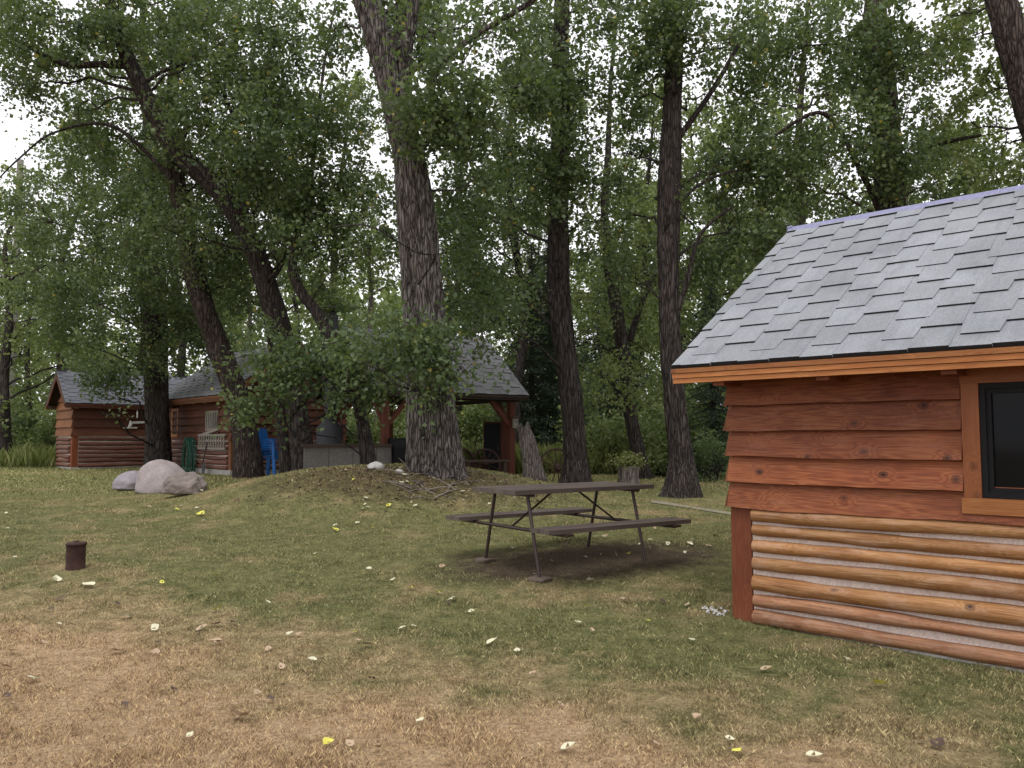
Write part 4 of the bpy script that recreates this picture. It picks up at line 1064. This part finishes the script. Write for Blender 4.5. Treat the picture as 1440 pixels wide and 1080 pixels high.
for (x,y,lb) in ((-.66,-.45,'flat stone pad under the near left leg of the picnic table'),(-.66,.45,'flat stone pad under the far left leg of the picnic table')):
    q=worldpt(PT,(x,y,0)); rock('stone_pad',lb,(q.x,q.y,gz(q.x,q.y)+.012),(.095,.08,.020),M_PAD,x*3+y,.10,x,3,'stone pad',.6,'stone pads under the table legs',.4)

# planter stump
p=hit(884,690); p=W(884,690,15.6); pl=empty('planter_stump',(p.x,p.y,gz(p.x,p.y)),0,'short grey stump planter topped with a tuft of leaves right of the table','planter')
mb=MB(); trunk_mesh(mb,[(0,0,-.05),(0,0,.15),(.01,0,.40)],[.22,.19,.20],36,.04,.02,.03,9); 
mb.tube([(0.01,0,.38),(.01,0,.402)],.185,24); mb.build('stump',M_BARKG,pl)
rs=np.random.RandomState(44); P=rs.normal(size=(900,3))*np.array([.15,.15,.07])+np.array([0,0,.50]); quads_mesh('foliage',leaf_quads(rs,P,.05),4,M_TALL,rs.rand(len(P)),pl)
# path
def path():
    pts=[(915,706),(940,709),(975,715),(1020,722),(1075,733)]
    V=[];f=[]
    for px,py in pts:
        a=hit(px,py+2.0); b=hit(px,py-1.6); V.append((a.x,a.y,gz(a.x,a.y)+.010)); V.append((b.x,b.y,gz(b.x,b.y)+.010))
    for i in range(len(pts)-1): f.append((2*i,2*i+2,2*i+3,2*i+1))
    me=bpy.data.meshes.new('path'); me.from_pydata(V,[],f); me.materials.append(simple('path_gravel',(.21,.19,.13),.95,.35,14,.6)); tag(link('path',me),kind='structure')
path()
# gravel by the cabin corner
def gravel():
    mb=MB(); rs=np.random.RandomState(2)
    for k in range(34):
        x=CABC.x-.27+rs.rand()*.17; y=CABC.y+.10+rs.rand()*.25; z=gz(x,y)+.008; s=.008+.013*rs.rand(); a=rs.uniform(0,6)
        v=[(x+s*math.cos(a+i*PI/3)*rs.uniform(.7,1.1),y+s*math.sin(a+i*PI/3)*rs.uniform(.7,1.1),z) for i in range(6)]+[(x,y,z+s*.7),(x,y,z-.02)]
        mb.add(v,[(i,(i+1)%6,6) for i in range(6)]+[((i+1)%6,i,7) for i in range(6)],0,rs.rand())
    tag(mb.build('gravel',M_RWHITE),'scatter of pale pebbles at the foot of the red cabin corner post','gravel',kind='stuff')
gravel()
# utility pole
p=W(12,640,40); up=empty('utility_pole',(p.x,p.y,gz(p.x,p.y)),R(10),'wooden utility pole with a crossarm at the far left above the meadow','utility pole')
mb=MB(); mb.tube([(0,0,-.3),(0,0,14.6)],[.2,.15],14); mb.build('pole',M_GREYW,up)
mb=MB(); mb.box(-1.6,1.9,-.26,-.16,12.2,12.36); mb.build('crossarm',M_GREYW,up)

# dead sticks and roots at the tree foot
def debris():
    rs=np.random.RandomState(12)
    for k in range(26):
        px=rs.uniform(575,665); py=rs.uniform(668,704) if k>6 else rs.uniform(660,690); a=hit(px,py); mb=MB()
        d=Vector((rs.normal(),rs.normal()*.5,.15+.5*rs.rand()*(k%3==0))).normalized()*rs.uniform(.15,.5)
        mb.tube([Vector((0,0,.0)),d*.5+Vector((0,0,.02)),d],[.012*rs.uniform(.6,1.4),.009,.004],5)
        o=mb.build('dead_stick',M_TWIG if k%2 else M_BARKG); o.location=a; tag(o,'bleached dead stick among the litter at the foot of the big cottonwood','stick','dead sticks at the foot of the big cottonwood')
debris()
def bark_litter():
    rs=np.random.RandomState(31); n=2600
    x=rs.normal(-1.35,1.15,n); y=rs.normal(12.1,.6,n); z=gz_np(x,y)+.01
    Q=leaf_quads(rs,np.stack([x,y,z],1),.045,0,.3); Q[:,:,2]=np.minimum(Q[:,:,2],gz_np(Q[:,:,0],Q[:,:,1])+.035); Q[:,:,2]=np.maximum(Q[:,:,2],gz_np(Q[:,:,0],Q[:,:,1])+.004)
    m_=N('litter'); m_.bsdf(m_.ramp(m_.rnd(),[(0,(.04,.025,.018)),(.5,(.11,.075,.045)),(.85,(.20,.15,.09)),(1,(.36,.31,.2))]),.9)
    tag(quads_mesh('bark_litter',Q,4,m_.mat,rs.rand(n)),'brown litter of bark chips and old leaves covering the mound','litter',kind='stuff')
bark_litter()

# fallen leaves
def leaf_mesh(seed,mat):
    rs=np.random.RandomState(seed); prof_=[(0,-.5),(.22,-.42),(.42,-.2),(.40,.05),(.22,.32),(0,.58)]
    pts=[(a,b) for a,b in prof_]+[(-a,b) for a,b in prof_[-2:0:-1]]
    curl=rs.uniform(.2,.7); v=[]
    for a,b in pts: v.append((a+rs.normal()*.02,b+rs.normal()*.02,curl*abs(a)*.8+curl*.35*b*b*2))
    n=len(pts); v.append((0,-.2,0)); v.append((0,.1,0)); f=[]
    for i in range(n):
        j=(i+1)%n; c=n if (pts[i][1]+pts[j][1])/2<-.05 else n+1
        f.append((i,j,c))
    f+= [(2,3,n+1),(2,n+1,n)]
    v.append((.0,-.5,.0)); v.append((.01,-.95,.1)); v.append((-.02,-.95,.1)); f.append((n+2,n+3,n+4))
    me=bpy.data.meshes.new('fallen_leaf'); me.from_pydata(v,[],f); me.materials.append(mat); return me
LM={k:[leaf_mesh(i*7+j,m_) for j in range(3)] for i,(k,m_) in enumerate((('p',M_FPALE),('t',M_FTAN),('y',M_FYEL),('d',M_FDARK)))}
FL=[(124,828,'p',22),(80,819,'p',14),(177,874,'p',20),(305,862,'y',13),(376,852,'p',10),(334,1019,'t',28),(45,964,'p',19),(165,921,'t',18),(218,889,'p',13),(283,888,'t',17),(302,910,'t',17),(460,1055,'y',17),(439,935,'p',12),(377,920,'t',9),(407,897,'p',12),(420,899,'t',10),(218,926,'t',12),(8,946,'t',14),(18,922,'t',14),(85,846,'d',16),(327,882,'d',10),(305,884,'d',16),(283,726,'y',14),(472,749,'y',11),(352,795,'p',6),(663,866,'p',9),(617,839,'y',10),(635,847,'p',12),(579,831,'y',12),(692,911,'p',18),(813,881,'p',12),(830,821,'p',11),(799,1061,'p',20),(516,913,'t',14),(503,907,'t',11),(519,804,'p',8),(867,827,'p',8),(1239,968,'y',19),(1036,1067,'y',15),(1145,1075,'p',20),(1191,933,'p',11),(1253,940,'t',15),(1077,947,'t',16),(1292,1048,'t',17),(1320,1057,'d',22),(1026,1048,'p',11),(980,1020,'t',13),(720,775,'p',8),(725,757,'y',8),(649,738,'y',9),(1000,700,'p',5),(380,990,'d',8),(175,998,'d',12),(329,1000,'t',10),(244,977,'d',12),(832,893,'t',8),(570,889,'t',9),(10,985,'d',8)]
rl=random.Random(77)
for k in range(95):
    px=rl.uniform(-10,1000); py=rl.choice([rl.uniform(690,760),rl.uniform(700,900),rl.uniform(700,1070)]);
    FL.append((px,py,rl.choice('pppptttyd'),rl.uniform(5,9)*(.6+(py-690)/300)))
for k in range(26): FL.append((rl.uniform(400,700),rl.uniform(662,720),rl.choice('ppty'),rl.uniform(4,8)))
for k in range(14): FL.append((rl.uniform(820,1010),rl.uniform(735,800),rl.choice('ppt'),rl.uniform(5,10)))
LB={'p':'pale cream fallen leaf lying on the lawn','t':'tan curled fallen leaf lying on the lawn','y':'yellow fallen leaf lying on the lawn','d':'dark brown shrivelled fallen leaf on the lawn'}
UNI={(1239,968):'bright yellow fallen leaf on the grass in front of the log wall',(334,1019):'largest pale fallen leaf, on the straw-coloured grass at lower left',(1036,1067):'yellow fallen leaf at the bottom edge below the cabin corner post',(460,1055):'yellow fallen leaf at the bottom edge left of centre',(124,828):'pale fallen leaf just below and right of the rusty tin'}
for px,py,k,sz in FL:
    p=hit(px,py)
    s=(p.x-CABC.x)*CABU.x+(p.y-CABC.y)*CABU.y; t=(p.x-CABC.x)*CABN.x+(p.y-CABC.y)*CABN.y
    if s>-.1 and t>-.15: continue
    o=link('fallen_leaf',rl.choice(LM[k])); s=max(.045,min(.13,sz/F*p.y*1.05))
    o.location=(p.x,p.y,p.z+.026); o.scale=(s,s,s); o.rotation_euler=(rl.uniform(-.5,.5),rl.uniform(-.5,.5),rl.uniform(0,6.28))
    tag(o,UNI.get((px,py),LB[k]),'leaf','fallen leaves scattered on the lawn')

# ------------------------------------------------------------------ light, world, camera
SUN_EL,SUN_AZ=R(66),R(200)   # azimuth of the sun measured clockwise from +Y
wd=bpy.data.worlds.new('World'); S.world=wd; wd.use_nodes=True; nt=wd.node_tree; nt.nodes.clear()
sky=nt.nodes.new('ShaderNodeTexSky'); sky.sky_type='NISHITA'; sky.sun_disc=False; sky.sun_elevation=SUN_EL; sky.sun_rotation=SUN_AZ; sky.dust_density=3
bw=nt.nodes.new('ShaderNodeHueSaturation'); bw.inputs['Saturation'].default_value=.10
tc=nt.nodes.new('ShaderNodeTexCoord'); cn=nt.nodes.new('ShaderNodeTexNoise'); cn.inputs['Scale'].default_value=2.2; cn.inputs['Detail'].default_value=6
mx=nt.nodes.new('ShaderNodeMix'); mx.data_type='RGBA'; mx.inputs[0].default_value=.75; mx.inputs[7].default_value=(11.5,11.4,12.0,1)
bgn=nt.nodes.new('ShaderNodeBackground'); bgn.inputs[1].default_value=.10; wo=nt.nodes.new('ShaderNodeOutputWorld')
L_=nt.links.new
L_(sky.outputs[0],bw.inputs['Color']); L_(bw.outputs[0],mx.inputs[6]); L_(mx.outputs[2],bgn.inputs[0]); L_(bgn.outputs[0],wo.inputs[0])
sd=bpy.data.lights.new('sun','SUN'); sd.energy=1.1; sd.angle=R(30); sd.color=(1,.97,.93)
so=bpy.data.objects.new('sun',sd); COL.objects.link(so)
dirv=Vector((math.sin(SUN_AZ)*math.cos(SUN_EL),math.cos(SUN_AZ)*math.cos(SUN_EL),math.sin(SUN_EL)))
so.rotation_euler=dirv.to_track_quat('Z','Y').to_euler()
cd=bpy.data.cameras.new('camera'); co=bpy.data.objects.new('camera',cd); COL.objects.link(co)
co.location=(0,0,H); co.rotation_euler=(PI/2+PIT,0,0); cd.sensor_width=36; cd.lens=F/1440*36; cd.clip_end=1000; cd.clip_start=.05
S.camera=co
S.view_settings.view_transform='Standard'; S.view_settings.look='None'; S.view_settings.gamma=1; S.view_settings.exposure=0.6
S.render.engine='CYCLES'; S.cycles.max_bounces=6; S.cycles.transparent_max_bounces=8
